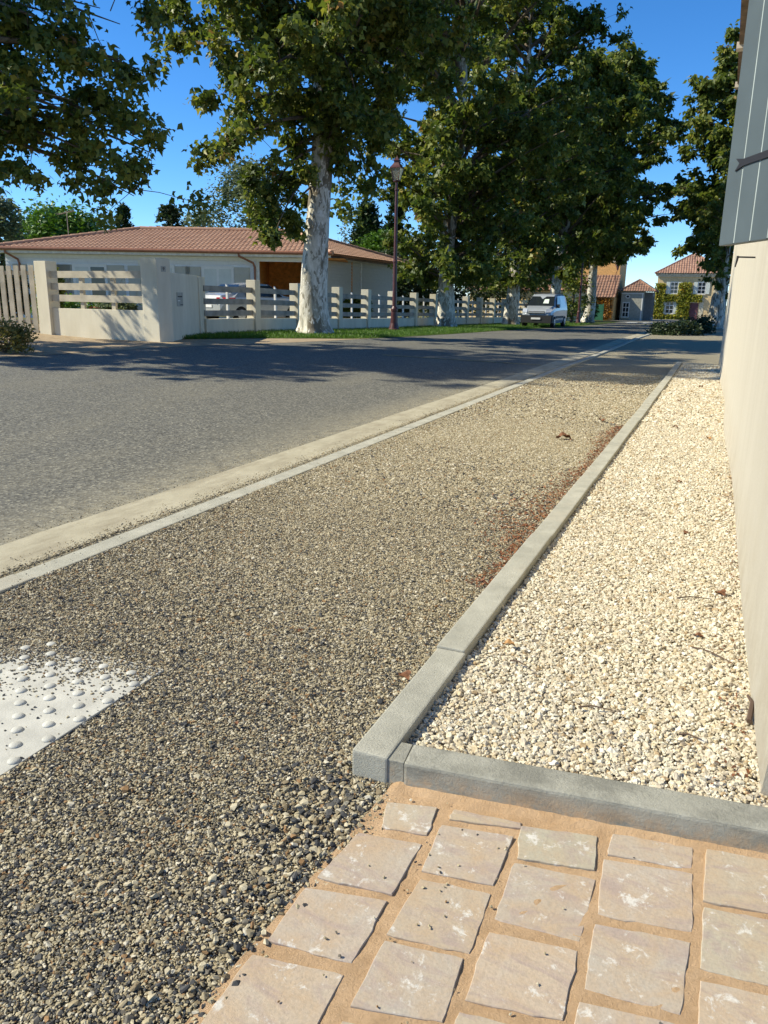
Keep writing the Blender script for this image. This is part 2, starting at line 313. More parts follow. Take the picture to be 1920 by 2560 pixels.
tag(sheet('driveway', lambda y: (-24, road_l(y)+.15), list(np.linspace(8, 22, 18)), M['drive'], -.018, nx=10), 'sandy gravel driveway apron before the gate')
tag(sheet('pavement', lambda y: (kerb_x(y)+.12, .6 if y < 18.2 else 6), list(np.linspace(-3, 100, 90)), M['gravel_sheet'], -.010, nx=10), 'pavement of loose grey and cream gravel')
# yellow and white road paint
o = MB(); o.add([(-6.6, 16.36, .030), (-6.6, 16.44, .030), (-3.3, 16.13, -.012), (-3.3, 16.05, -.012)], [(0, 3, 2, 1)])
me = sheet('road_line', lambda y: (-6.9, -3.35), [16.2, 16.27], M['yellow_paint'], -.012, nx=8)
for k, (x, y) in enumerate([(-8.0, 73), (-6.6, 73), (-5.2, 73)]): sheet('crossing_stripe', lambda yy, x=x: (x, x+.9), [y, y+1.2, y+2.6], M['road_white'], -.010, nx=2)
# ---------------------------------------------------------------- kerbs and gutter (each stone a piece)
def stone_run(rootname, label, mat, prof, y0, step, n, xf, bevel=.008, gap=.007, jit=.005):
    r = bpy.data.objects.new(rootname, None); COL.objects.link(r); r['label'] = label; r['kind'] = 'structure'
    for k in range(n):
        ya, yb = y0+k*step+gap/2, y0+(k+1)*step-gap/2
        xa, xb = xf(ya), xf(yb); dz = random.uniform(-jit, jit); dx = random.uniform(-jit, jit)
        za, zb = float(g(xa, ya)), float(g(xb, yb)); m = MB()
        b = [(xa+prof[0]+dx, ya, za-.12), (xa+prof[1]+dx, ya, za-.12), (xb+prof[1]+dx, yb, zb-.12), (xb+prof[0]+dx, yb, zb-.12)]
        t = [(xa+prof[0]+dx, ya, za+prof[2]+dz), (xa+prof[1]+dx, ya, za+prof[3]+dz), (xb+prof[1]+dx, yb, zb+prof[3]+dz), (xb+prof[0]+dx, yb, zb+prof[2]+dz)]
        m.hexa(b, t).obj('kerbstone' if 'kerb' in rootname else 'gutter_slab', mat, r, bevel=bevel)
    return r
stone_run('road_kerb', 'flush grey concrete kerb along the street', M['kerb'], (0, .135, .022, .026), -2.33, 1.585, 58, kerb_x)
stone_run('gutter', 'beige concrete gutter slabs beside the asphalt', M['gutter'], (-.46, -.115, -.004, -.014), -1.26, 1.503, 58, kerb_x, bevel=.004)
bk0 = stone_run('bed_kerb', 'x', M['kerb'], (-.787, -.684, .084, .084), 1.672, .705, 1, lambda y: 0., bevel=.006)
bk = stone_run('bed_kerb', 'raised grey concrete kerb between gravel path and pale bed', M['kerb'], (-.787, -.684, .084, .084), 2.377, 1.515, 10, lambda y: 0., bevel=.006)
for o in list(bk0.children): o.parent = bk
bpy.data.objects.remove(bk0); bk.name = 'bed_kerb'
# kerb across the front of the bed
ck = bpy.data.objects.new('front_kerb', None); COL.objects.link(ck); ck['kind'] = 'structure'; ck['label'] = 'grey concrete kerb between paving setts and pale gravel'
def quadbox(name, q, z0, z1, mat, parent, bevel): return MB().hexa([(x, y, z0) for x, y in q], [(x, y, z1) for x, y in q]).obj(name, mat, parent, bevel=bevel)
quadbox('kerbstone', [(-.635, 1.676), (.75, 1.826), (.74, 1.926), (-.645, 1.776)], -.1, .081, M['kerb_sandy'], ck, .009)
quadbox('mortar_joint', [(-.6835, 1.679), (-.6355, 1.682), (-.6465, 1.774), (-.6835, 1.772)], -.1, .0785, M['kerb_sandy'], ck, .002)
# pale bed base
o = new_obj('gravel_bed', mk('gravel_bed', [(-.69, 1.74, .04), (.6, 1.88, .04), (.6, 17.6, .04), (-.69, 17.52, .04)], [(0, 1, 2, 3)]), M['pale_bed']); tag(o, 'bed of pale cream gravel beside the wall', kind='structure')
MB().box(-.684, .2, 17.53, 17.62, -.1, .06).obj('kerbstone', M['kerb'], bk, bevel=.008)
# ---------------------------------------------------------------- setts in sand
pav = new_obj('paving', mk('paving', [(-.80, .1, .0055), (.9, .1, .0055), (.9, 1.86, .016), (-.665, 1.69, .0085)], [(0, 1, 2, 3)]), M['sand']); tag(pav, 'orange sand bed with sandstone setts', kind='structure')
bm = bmesh.new(); bm.from_mesh(pav.data); bmesh.ops.subdivide_edges(bm, edges=bm.edges[:], cuts=70, use_grid_fill=True)
for v in bm.verts: v.co.z += .004*math.sin(v.co.x*61+3*math.sin(v.co.y*37))*math.sin(v.co.y*53+2)*.5+random.uniform(-.0012, .0012)+(.016*max(0, 1-abs(v.co.y-(1.755+.108*v.co.x))/.03) if v.co.x > -.66 else 0)
bm.to_mesh(pav.data); bm.free()
SETTS = [[(-.487, 1.563), (-.323, 1.594), (-.323, 1.427), (-.476, 1.404)], [(-.47, 1.37), (-.323, 1.393), (-.317, 1.229), (-.478, 1.205)], [(-.292, 1.507), (-.121, 1.53), (-.123, 1.348), (-.289, 1.334)],
 [(-.107, 1.601), (.077, 1.637), (.084, 1.465), (-.093, 1.433)], [(-.096, 1.397), (.08, 1.426), (.072, 1.252), (-.089, 1.236)], [(-.291, 1.288), (-.125, 1.314), (-.121, 1.155), (-.287, 1.121)],
 [(-.476, 1.18), (-.326, 1.204), (-.317, 1.065), (-.474, 1.026)], [(-.308, 1.638), (-.139, 1.676), (-.126, 1.565), (-.288, 1.53)], [(-.478, 1.632), (-.317, 1.65), (-.314, 1.630), (-.475, 1.598)], [(-.099, 1.7), (.074, 1.731), (.076, 1.659), (-.099, 1.629)],
 [(.111, 1.733), (.272, 1.757), (.268, 1.587), (.109, 1.56)], [(.11, 1.536), (.266, 1.558), (.262, 1.388), (.109, 1.373)], [(-.643, 1.594), (-.526, 1.625), (-.514, 1.524), (-.617, 1.505)], [(-.66, 1.456), (-.515, 1.482), (-.516, 1.311), (-.68, 1.29)], [(-.69, 1.245), (-.52, 1.284), (-.519, 1.115), (-.69, 1.095)],
 [(-.70, 1.045), (-.523, 1.077), (-.517, .905), (-.70, .885)]]
for cx0, ys0 in [(-.475, [.985, .79, .6]), (-.29, [1.085, .89, .69]), (-.095, [1.195, 1.0, .80]), (.108, [1.335, 1.14, .94]), (.298, [1.77, 1.575, 1.38]), (-.70, [.84, .65])]:
    for yt in ys0: SETTS.append([(cx0, yt), (cx0+.165, yt+.025), (cx0+.163, yt-.145), (cx0+.003, yt-.165)])
for q in SETTS:
    qc = np.mean(q, axis=0); q = [tuple(np.array(p)+np.sign(np.array(p)-qc)*.0045) for p in q]
    P = []
    for i in range(4):
        a = np.array(q[i]); b = np.array(q[(i+1) % 4]); d = b-a; L = np.linalg.norm(d); nn = np.array([-d[1], d[0]])/L; n_ = 10
        w = np.array([random.gauss(0, 1) for _ in range(n_)]); w = (w+.8*np.roll(w, 1)+.5*np.roll(w, 2))/2; w -= w.mean()
        if random.random() < .4: k_ = random.randrange(2, n_-2); w[k_] -= 2.2; w[k_+1] -= 1.2
        for k in range(n_):
            tt = k/n_ if k else .012
            P.append(tuple(a+d*tt-nn*(w[k]*.0011*(k > 0))))
    n = len(P); cen = np.mean(P, axis=0); zt = .0125+.04*max(0, cen[1]-1.4)*.3+random.uniform(-.0015, .0015); tx, ty = random.uniform(-.012, .012), random.uniform(-.012, .012)
    def zz(p, k): return zt+tx*(p[0]-cen[0])+ty*(p[1]-cen[1])+k
    ins = [np.array(p)+(cen-p)/np.linalg.norm(cen-p)*.0018 for p in P]
    V = [(p[0], p[1], -.03) for p in P]+[(p[0], p[1], zz(p, -.0016)) for p in P]+[(p[0], p[1], zz(p, 0)) for p in ins]
    F = [(lv*n+i, lv*n+(i+1) % n, (lv+1)*n+(i+1) % n, (lv+1)*n+i) for lv in range(2) for i in range(n)]+[tuple(range(2*n, 3*n))]
    me = mk('paving_stone', V, F[::1]); 
    new_obj('paving_stone', me, M['sandstone'], pav)
# ---------------------------------------------------------------- white tactile slab with domes
ts = root('tactile_slab', (-1.63, 1.3, 0), 'white tactile paving strip with raised domes half covered by gravel', 'tactile paving')
MB().box(-.62, 0, -.95, .66, -.03, .010).obj('slab', M['tactile'], ts, bevel=.002)
dome = MB(); prof = [(.0185*math.cos(a), .0085*math.sin(a)) for a in np.linspace(0, 1.45, 6)]; dome.lathe(prof, 14); dme = mk('dome', dome.V, dome.F, True)
for j in range(-8, 7):
    for i in range(10):
        x = -.021-.0595*i; y = .046+.1215*j+.0600*(i % 2)-.0005*i
        if -.93 < y < .65 and x > -.60: new_obj('dome', dme, M['tactile'], ts, (x, y, .0098))
# ---------------------------------------------------------------- loose stones (geometry-node instances of small chips)
def stones(name, P, S, mat, label, cat, sub=1, seed=0, flat=.62, tilt=.7, bumpy=.55, smooth=False, tone=None):
    me = bpy.data.meshes.new(name); me.vertices.add(len(P)); me.vertices.foreach_set('co', np.asarray(P, np.float32).ravel())
    at = me.attributes.new('sc', 'FLOAT', 'POINT'); at.data.foreach_set('value', np.asarray(S, np.float32)); at = me.attributes.new('tone', 'FLOAT', 'POINT'); at.data.foreach_set('value', (rng.uniform(0, 1, len(P)) if tone is None else tone).astype(np.float32)); me.materials.append(mat); me.update()
    o = new_obj(name, me); tag(o, label, cat, kind='stuff')
    ng = bpy.data.node_groups.new(name, 'GeometryNodeTree'); ng.interface.new_socket(name='Geometry', in_out='INPUT', socket_type='NodeSocketGeometry'); ng.interface.new_socket(name='Geometry', in_out='OUTPUT', socket_type='NodeSocketGeometry')
    N = ng.nodes.new; L = ng.links.new
    gi = N('NodeGroupInput'); go = N('NodeGroupOutput'); jn = N('GeometryNodeJoinGeometry')
    for k in range(7):
        ic = N('GeometryNodeMeshIcoSphere'); ic.inputs['Radius'].default_value = .5; ic.inputs['Subdivisions'].default_value = sub
        nz = N('ShaderNodeTexNoise'); nz.noise_dimensions = '4D'; nz.inputs['W'].default_value = k*3.7+seed; nz.inputs['Scale'].default_value = 1.7; nz.inputs['Detail'].default_value = 1
        vm = N('ShaderNodeVectorMath'); vm.operation = 'SUBTRACT'; vm.inputs[1].default_value = (.5, .5, .5); L(nz.outputs['Color'], vm.inputs[0])
        vs = N('ShaderNodeVectorMath'); vs.operation = 'SCALE'; vs.inputs['Scale'].default_value = bumpy*2; L(vm.outputs[0], vs.inputs[0])
        sp = N('GeometryNodeSetPosition'); L(ic.outputs[0], sp.inputs['Geometry']); L(vs.outputs[0], sp.inputs['Offset'])
        tr = N('GeometryNodeTransform'); tr.inputs['Scale'].default_value = (1.15-.06*(k % 3), .72+.06*(k % 4), flat+.05*(k % 2)); L(sp.outputs[0], tr.inputs['Geometry'])
        sh = N('GeometryNodeSetShadeSmooth'); sh.inputs['Shade Smooth'].default_value = smooth; L(tr.outputs[0], sh.inputs['Geometry'])
        sm = N('GeometryNodeSetMaterial'); sm.inputs['Material'].default_value = mat; L(sh.outputs[0], sm.inputs['Geometry'])
        gt = N('GeometryNodeGeometryToInstance'); L(sm.outputs[0], gt.inputs[0]); L(gt.outputs[0], jn.inputs[0])
    ip = N('GeometryNodeInstanceOnPoints'); ip.inputs['Pick Instance'].default_value = True
    ri = N('FunctionNodeRandomValue'); ri.data_type = 'INT'; ri.inputs['Min'].default_value = 0; ri.inputs['Max'].default_value = 6; ri.inputs['Seed'].default_value = seed
    rr = N('FunctionNodeRandomValue'); rr.data_type = 'FLOAT_VECTOR'; rr.inputs['Min'].default_value = (-tilt, -tilt, 0); rr.inputs['Max'].default_value = (tilt, tilt, 6.283); rr.inputs['Seed'].default_value = seed+1
    na = N('GeometryNodeInputNamedAttribute'); na.data_type = 'FLOAT'; na.inputs['Name'].default_value = 'sc'
    L(gi.outputs[0], ip.inputs['Points']); L(jn.outputs[0], ip.inputs['Instance'])
    L([x for x in ri.outputs if x.enabled][0], ip.inputs['Instance Index']); L([x for x in rr.outputs if x.enabled][0], ip.inputs['Rotation']); L([x for x in na.outputs if x.enabled][0], ip.inputs['Scale'])
    L(ip.outputs[0], go.inputs[0])
    md = o.modifiers.new('stones', 'NODES'); md.node_group = ng
    return o
def jgrid(x0, x1, y0, y1, s):
    X, Y = np.meshgrid(np.arange(x0, x1, s), np.arange(y0, y1, s)); X = X.ravel()+rng.uniform(-.55, .55, X.size)*s; Y = Y.ravel()+rng.uniform(-.55, .55, Y.size)*s
    return X, Y
def vnoise(X, Y, sc, seed=0):          # cheap smooth noise from sines
    r = np.random.default_rng(seed); a = 0
    for k in range(6):
        th = r.uniform(0, 6.28); fq = sc*r.uniform(.6, 1.8); a = a+np.sin((X*np.cos(th)+Y*np.sin(th))*fq+r.uniform(0, 6.28))
    return a/6
GP = []; GS = []
for (y0, y1, s, m) in [(.35, 2.3, .0051, .0067), (2.3, 4.4, .0060, .0074), (4.4, 8.5, .0090, .0108), (8.5, 15, .0160, .0175)]:
    X, Y = jgrid(-2.70, -.3, y0, y1, s)
    S = m*np.exp(rng.normal(0, .36, X.size)); S = np.clip(S, m*.5, m*2.9)
    edge = -.66+.028*vnoise(X*0, Y, 22, 3)+.02*rng.normal(0, 1, X.size)
    ok = np.where(Y < 1.68, X < edge-np.where(Y < 1.25, (1.25-Y)*.10, 0)+np.clip((Y-1.5)*.0, 0, 1), X < -.79)
    # slab stays mostly bare
    sx = X+1.63; onslab = (sx < .0) & (sx > -.62) & (Y < 1.955) & (Y > .3)
    cover = (Y-1.62-.25*(sx+.0))*4+.6*vnoise(X, Y, 24, 5); far = rng.uniform(0, 1, X.size) < np.clip(cover-.9, 0, 1)
    spill = rng.uniform(0, 1, X.size) < .010+.12*np.clip(cover-.1, 0, 1)
    ok &= (~onslab) | far | spill
    Z = .003+.006*vnoise(X, Y, 9, 8)+rng.uniform(-.001, .003, X.size); Z = np.where(onslab, .0115, Z)
    Z += np.where((Y > 1.7) & (X > -.86), (X+.86)*.25, 0)+.010*ss(-2.5, -2.69, X)
    S = np.where(onslab, np.minimum(S, .011), S)
    GP.append(np.stack([X, Y, Z], 1)[ok]); GS.append(S[ok])
# coarser stones heaped near the kerb's corner and along the setts
X = rng.normal(-.77, .065, 260); Y = rng.normal(1.52, .11, 260); k = (X < -.665) & ~((X > -.80) & (Y > 1.66)); GP.append(np.stack([X, Y, np.full(260, .010)], 1)[k]); GS.append(rng.uniform(.010, .024, 260)[k])
X = -.74+rng.normal(0, .05, 260); Y = rng.uniform(.7, 1.6, 260); k = X < -.66; GP.append(np.stack([X-.1*np.clip(1.25-Y, 0, 1), Y, np.full(260, .010)], 1)[k]); GS.append(rng.uniform(.008, .019, 260)[k])
X = rng.uniform(-2.6, -.8, 260); Y = rng.uniform(.5, 3.2, 260); k = ~((X > -2.25) & (X < -1.62) & (Y < 1.96)); GP.append(np.stack([X, Y, np.full(260, .009)], 1)[k]); GS.append(rng.uniform(.014, .024, 260)[k])
# strays on setts and sand
X = -.60+np.abs(rng.normal(0, .24, 70)); Y = rng.uniform(.8, 1.66, 70); GP.append(np.stack([X, Y, np.full(70, .0155)], 1)[X < .5]); GS.append(rng.uniform(.004, .0085, 70)[X < .5])
# grit on kerb and gutter
X = rng.uniform(-2.97, -2.84, 9000); Y = rng.uniform(1.8, 14, 9000); GP.append(np.stack([X, Y, np.full(9000, -.009)], 1)); GS.append(rng.uniform(.005, .012, 9000))
X = -2.94-np.abs(rng.normal(0, .06, 1500)); Y = rng.uniform(1.8, 12, 1500); GP.append(np.stack([X, Y, np.full(1500, -.006)], 1)); GS.append(rng.uniform(.005, .011, 1500))
X = -3.31-np.abs(rng.normal(0, .16, 2600)); Y = rng.uniform(1.8, 12, 2600); GP.append(np.stack([X, Y, np.full(2600, -.019)], 1)); GS.append(rng.uniform(.004, .010, 2600))
X = rng.uniform(-2.83, -2.70, 90); Y = rng.uniform(1.8, 9, 90); GP.append(np.stack([X, Y, np.full(90, .027)], 1)); GS.append(rng.uniform(.005, .010, 90))
GP = np.concatenate(GP); lightness = .57+.34*ss(1.6, 6.5, GP[:, 1])+.22*vnoise(GP[:, 0], GP[:, 1], 2.2, 21)   # compacted, dustier towards the middle of the path
tone = np.where(rng.uniform(0, 1, len(GP)) < lightness, rng.uniform(.46, .95, len(GP)), rng.uniform(0, .46, len(GP)))
stones('gravel', GP, np.concatenate(GS), M['grey_stone'], 'loose mixed grey and cream gravel chips on the pavement', 'gravel', 1, 3, .5, .5, .62, tone=tone)
PP = []; PS = []
for (y0, y1, s, m) in [(1.70, 4.5, .0088, .0128), (4.5, 8.5, .0120, .0155), (8.5, 17.5, .021, .026)]:
    X, Y = jgrid(-.675, .34, y0, y1, s); S = m*np.exp(rng.normal(0, .33, X.size)); S = np.clip(S, m*.42, m*2.1)
    ok = (Y > 1.79+.108*(X+.645)) & (X < .28+0*Y)
    Z = .048+.006*vnoise(X, Y, 5, 12)+rng.uniform(-.004, .006, X.size)+.012*ss(-.5, .2, X)
    PP.append(np.stack([X, Y, Z], 1)[ok]); PS.append(S[ok])
stones('pale_gravel', np.concatenate(PP), np.concatenate(PS), M['pale_stone'], 'loose pale cream gravel filling the bed by the wall', 'gravel', 2, 11, .6, .6, .60, False)
# ---------------------------------------------------------------- leaves, trees
LEAF_V = np.array([(0, 0, 0), (.5, .30, -.10), (.20, .52, .03), (0, 1, -.16), (-.20, .52, .03), (-.5, .30, -.10)], float)
LEAF_F = np.array([(0, 1, 2), (0, 2, 3), (0, 3, 4), (0, 4, 5)])
OVAL_V = np.array([(0, 0, 0), (.27, .4, .03), (0, 1, -.1), (-.27, .4, .03)], float); OVAL_F = np.array([(0, 1, 2), (0, 2, 3)]); BLADE_V = np.array([(-.05, 0, 0), (.05, 0, 0), (.02, .6, .05), (.06, 1, .2)], float)
def leaf_mesh(name, P, S, tone, r, shape='lobed', droop=.6, up=.5, out=None):
    LV, LF = (LEAF_V, LEAF_F) if shape == 'lobed' else (BLADE_V if shape == 'blade' else OVAL_V, OVAL_F)
    n = len(P); a = r.uniform(0, 2*np.pi, n)
    d = np.stack([np.cos(a), np.sin(a), -droop+r.normal(0, .45, n)], 1)
    if out is not None: d += out*.8
    d /= np.linalg.norm(d, axis=1)[:, None]
    nr = r.normal(0, .55, (n, 3)); nr[:, 2] += up; nr -= d*np.sum(nr*d, 1)[:, None]; nr /= np.linalg.norm(nr, axis=1)[:, None]+1e-9
    x = np.cross(d, nr)
    V = P[:, None, :]+S[:, None, None]*(LV[None, :, 0:1]*x[:, None]+LV[None, :, 1:2]*d[:, None]+LV[None, :, 2:3]*nr[:, None]*r.uniform(.3, 1.8, n)[:, None, None])
    k = len(LV); F = (np.arange(n)[:, None, None]*k+LF[None]).reshape(-1, 3)
    me = mk_np(name, V.reshape(-1, 3), F); at = me.attributes.new('tone', 'FLOAT', 'POINT'); at.data.foreach_set('value', np.repeat(tone, k).astype(np.float32))
    return me
def trunk_mesh(H, r0, lean, r, k=26, top=.16, gnarl=1., z0=-.25):
    n = 56; t = np.linspace(0, 1, n); z = z0+(H-z0)*t**1.25
    cx = lean[0]*(z/H)**1.3+.10*np.sin(z*.6+r.uniform(0, 6))*np.clip(z, 0, 1); cy = lean[1]*(z/H)**1.3+.10*np.sin(z*.5+r.uniform(0, 6))*np.clip(z, 0, 1)
    a = np.arange(k)*2*np.pi/k; V = []
    ph = r.uniform(0, 6.28, 8)
    for i in range(n):
        rad = r0*((1-t[i])*(1-top)+top)*(1+  .26*np.exp(-max(z[i], 0)/.3)+.10*np.exp(-max(z[i], 0)/1.2))
        rr = rad*(1+gnarl*(.05*np.sin(3*a+ph[0]+z[i]*.7)+.04*np.sin(5*a+ph[1]-z[i]*1.3)+.03*np.sin(2*a+z[i]*3+ph[2])*np.sin(z[i]*2.2+ph[3]))+gnarl*.16*np.exp(-max(z[i], 0)/.3)*np.sin(5*a+ph[4])+r.normal(0, .012, k))
        V.append(np.stack([cx[i]+rr*np.cos(a), cy[i]+rr*np.sin(a), np.full(k, z[i])], 1))
    F = [(i*k+j, i*k+(j+1) % k, (i+1)*k+(j+1) % k, (i+1)*k+j) for i in range(n-1) for j in range(k)]
    return np.concatenate(V), F, (z, cx, cy)
def tree(name, loc, label, H, r0, lean, prof, nb, seed, shape='lobed', leaf='leaf_plane', bark='bark', lsize=.19, per=70, spread=.55, extra=(), group=None, zmin=3., cat='tree', clumps=9, low=(), gnarl=1.):
    """prof: list of (height, crown radius). extra: (start height, tip offset xyz) boughs; low: short shoots on the trunk"""
    r = np.random.default_rng(seed); rt = root(name, (loc[0], loc[1], float(g(loc[0], loc[1]))), label, cat, group)
    TV, TF, (tz, tcx, tcy) = trunk_mesh(H*.8, r0, lean, r, gnarl=gnarl)
    me = mk('trunk', TV, TF, True); new_obj('trunk', me, M[bark], rt)
    pr = np.array(prof, float)
    def tp(h): return np.array([np.interp(h, tz, tcx), np.interp(h, tz, tcy), h])
    boughs = [(a, np.array(b, float), 1.) for a, b in extra]
    for k in range(nb):
        zt = zmin+(pr[-1, 0]-zmin)*r.uniform(0, 1)**.85; Rr = np.interp(zt, pr[:, 0], pr[:, 1])*r.uniform(.62, 1.04); an = k*2.399+r.normal(0, .3)
        zs = max(zmin*.9, min(H*.76, zt-Rr*r.uniform(.15, .6)-.4)); c = tp(min(zt, H*.76))
        boughs.append((zs, np.array([c[0]+Rr*math.cos(an), c[1]+Rr*math.sin(an), zt]), 1.))
    for zs, an, ln, dz in low:
        c = tp(zs); boughs.append((zs, c+np.array([ln*math.cos(an), ln*math.sin(an), dz]), .55))
    BV = []; BF = []; nv = 0; C = []; Cs = []; O = []
    for zs, tip, w in boughs:
        p0 = tp(zs); L = np.linalg.norm(tip-p0); mid = (p0+tip)/2+np.array([0, 0, .16*L])+r.normal(0, .06*L, 3); t = np.linspace(0, 1, 9)[:, None]
        pts = (1-t)**2*p0+2*t*(1-t)*mid+t*t*tip; rad = np.linspace(max(.02, .018*L*w+.012), .008, 9)
        v, f = tube(pts, rad, 5); BV.append(v); BF += [tuple(i+nv for i in q) for q in f]; nv += len(v)
        nc = max(3, int(clumps*min(1.2, L/4)))
        for q in range(nc):
            tt = r.uniform(.28, 1.03) if q > 1 else r.uniform(.9, 1.03); b = (1-tt)**2*p0+2*tt*(1-tt)*mid+tt*tt*tip
            off = r.normal(0, 1, 3)*np.array([1, 1, .7]); off *= spread*(.5+.09*L)*(1.15-.3*tt); c = b+off
            C.append(c); Cs.append(w); O.append(off/(np.linalg.norm(off)+1e-6))
            if q % 2 == 0:
                v, f = tube([b, (b+c)/2+r.normal(0, .05, 3), c+off*.2], [.012, .008, .004], 3); BV.append(v); BF += [tuple(i+nv for i in z) for z in f]; nv += len(v)
    me = mk('branches', np.concatenate(BV), BF, True); new_obj('branches', me, M['darkbark'], rt)
    C = np.array(C); n = len(C); cnt = np.maximum(8, (per*r.uniform(.5, 1.4, n)*np.array(Cs)).astype(int)); idx = np.repeat(np.arange(n), cnt)
    P = C[idx]+r.normal(0, 1, (len(idx), 3))*np.array([.30, .30, .24])*spread*1.05*r.uniform(.6, 1.3, n)[idx][:, None]
    P = P[P[:, 2] > 1.6*1.0] if zmin > 1.7 else P
    m = len(P); tone = np.clip(r.beta(2, 3.2, m)+r.normal(0, .12, n)[idx][:m], 0, 1)
    S = lsize*np.clip(r.normal(1, .25, m), .45, 1.6)
    new_obj('crown', leaf_mesh('crown', P, S, tone, r, shape, droop=.7), M[leaf], rt)
    return rt
ROW = 'plane trees along the street'
PROF = [(2.4, 2.4), (4, 3.3), (8, 4.8), (11, 6.0), (15, 6.6), (20, 5), (23, 1.8)]
def cp(px_x, px_y, z):                 # photo pixel at a given distance along the camera's level axis -> world point
    u = (px_x-960)/1950; v = (px_y-1280)/1950; c, s = math.cos(R(.95)), math.sin(R(.95)); u2, v2 = u*c+v*s, -u*s+v*c; p = R(15.3)
    fw = math.cos(p)-v2*math.sin(p); up = -math.sin(p)-v2*math.cos(p); k = z/fw; X, Y = C2S(u2*k, z); return np.array([X, Y, 1.25+up*k])
def rel(base, pts): b = np.array([base[0], base[1], float(g(*base))]); return [(h, tuple(cp(*q)-b)) for h, q in pts]
T1 = (-11.94, 22.67)
ex = rel(T1, [(8.5, (425, 15, 24)), (8.5, (450, 80, 23)), (8, (560, 110, 22.5)), (7.5, (560, 230, 23)), (7, (550, 300, 24)), (6.5, (535, 385, 24.5)), (6.2, (600, 340, 22)), (5.8, (620, 430, 24)), (5.5, (660, 500, 24)), (5, (690, 575, 23.5)), (4.6, (715, 545, 24.5)), (5, (665, 560, 25.5)),
    (6.5, (900, 400, 26)), (7, (950, 480, 27)), (7.5, (940, 330, 25)), (8, (890, 250, 23)), (8, (990, 300, 27)), (8, (980, 180, 25)), (9, (1050, 80, 25)), (9, (1100, 200, 27)), (9, (1180, 120, 27)), (8.5, (820, 60, 21)), (8.5, (700, 120, 21)), (8, (640, 200, 21.5)), (7, (880, 420, 25.5)), (6, (855, 500, 26.2)), (10, (560, 0, 22))])
tree('plane_tree', T1, 'big mottled plane tree standing beside the lamp post before the house', 22, .46, (.5, .3), [(6.5, 2.3), (8.5, 3.0), (10, 4.4), (12.5, 6), (18, 6), (22, 3)], 92, 21, extra=ex, group=ROW, zmin=6.0, per=94, lsize=.185, clumps=9)
T0b = C2S(-12.4, 16.5)
ex = rel(T0b, [(4.5, (375, 185, 16)), (4.2, (385, 385, 16.5)), (4, (335, 490, 16.5)), (4.2, (365, 440, 16)), (5, (300, 60, 15.5)), (5.5, (250, 20, 16)), (4.5, (310, 290, 16)), (4, (240, 390, 16)), (4, (100, 385, 16)), (4, (20, 435, 16)), (4.5, (180, 250, 15)), (5, (190, 100, 15)), (4.5, (60, 200, 15)), (4.5, (100, 300, 15.5)), (5.5, (60, 30, 15)), (4.2, (250, 320, 15.5)), (4.4, (300, 420, 17)), (4.8, (310, 150, 15)), (4.8, (350, 350, 15.5)), (4.5, (20, 330, 15.5)), (5, (120, 180, 16)), (5.5, (150, 40, 15.5))])
tree('lime_tree', T0b, 'tree hanging dark leafy boughs over the slatted gate', 15, .34, (0, 0), [(4, 3), (6, 4.4), (9, 4.7), (12.5, 4.4), (15.5, 2)], 120, 5, extra=ex, zmin=4.4, per=78, lsize=.135, clumps=9, bark='darkbark', spread=.44)
LOW = [(h, a, 1.7+.5*math.sin(a*3+h), -.3+.2*math.cos(h*5)) for h in np.linspace(2.6, 7, 12) for a in (h*2.4, h*2.4+2.1, h*2.4+4.2)]
tree('plane_tree', (-12.75, 37.96), 'white barked plane tree with leafy low shoots beyond the lamp post', 23, .44, (.7, .2), PROF, 124, 33, group=ROW, lsize=.25, per=54, low=LOW, zmin=2.5)
tree('plane_tree', (-12.3, 49.3), 'white barked plane tree standing just behind the white van', 23, .44, (.2, .2), [(2.4, 2.4), (4, 3.3), (8, 4.4), (11, 4.8), (15, 4.8), (20, 3.6), (22, 1.5)], 112, 34, group=ROW, lsize=.28, per=46, low=LOW, zmin=2.5)
tree('plane_tree', (-11.4, 58), 'plane tree with pale trunk leaning over the road behind the van', 17, .46, (1.4, 0), [(3.4, 2.4), (6, 4.2), (10, 5.0), (13, 4.6), (15.5, 2.6), (17, 1)], 100, 35, 'oval', group=ROW, lsize=.38, per=46, zmin=3.4)
tree('plane_tree', (-10.6, 69), 'farthest plane tree of the row, beside the orange house', 20, .46, (1.2, 0), [(5, 3.2), (7, 4.8), (10, 5.8), (14, 5.4), (18, 3), (20.5, .8)], 126, 36, 'oval', group=ROW, lsize=.40, per=48, zmin=5)
tree('plane_tree', (-.5, 66), 'dark plane tree rising beyond the end of the cream wall', 21, .62, (.3, 0), [(4.5, 2.8), (8, 4.3), (12, 4.2), (16, 3.6), (20, 1.8)], 124, 37, 'oval', group='plane trees on the wall side', lsize=.38, per=54, zmin=3.6)
tree('young_tree', (-.15, 52), 'yellow green bushy tree against the dark plane tree', 11, .16, (0, 0), [(2.2, 1.3), (5, 1.7), (8, 1.5), (11, .6)], 46, 38, leaf='leaf_light', lsize=.20, per=40, zmin=2.2, spread=.4)
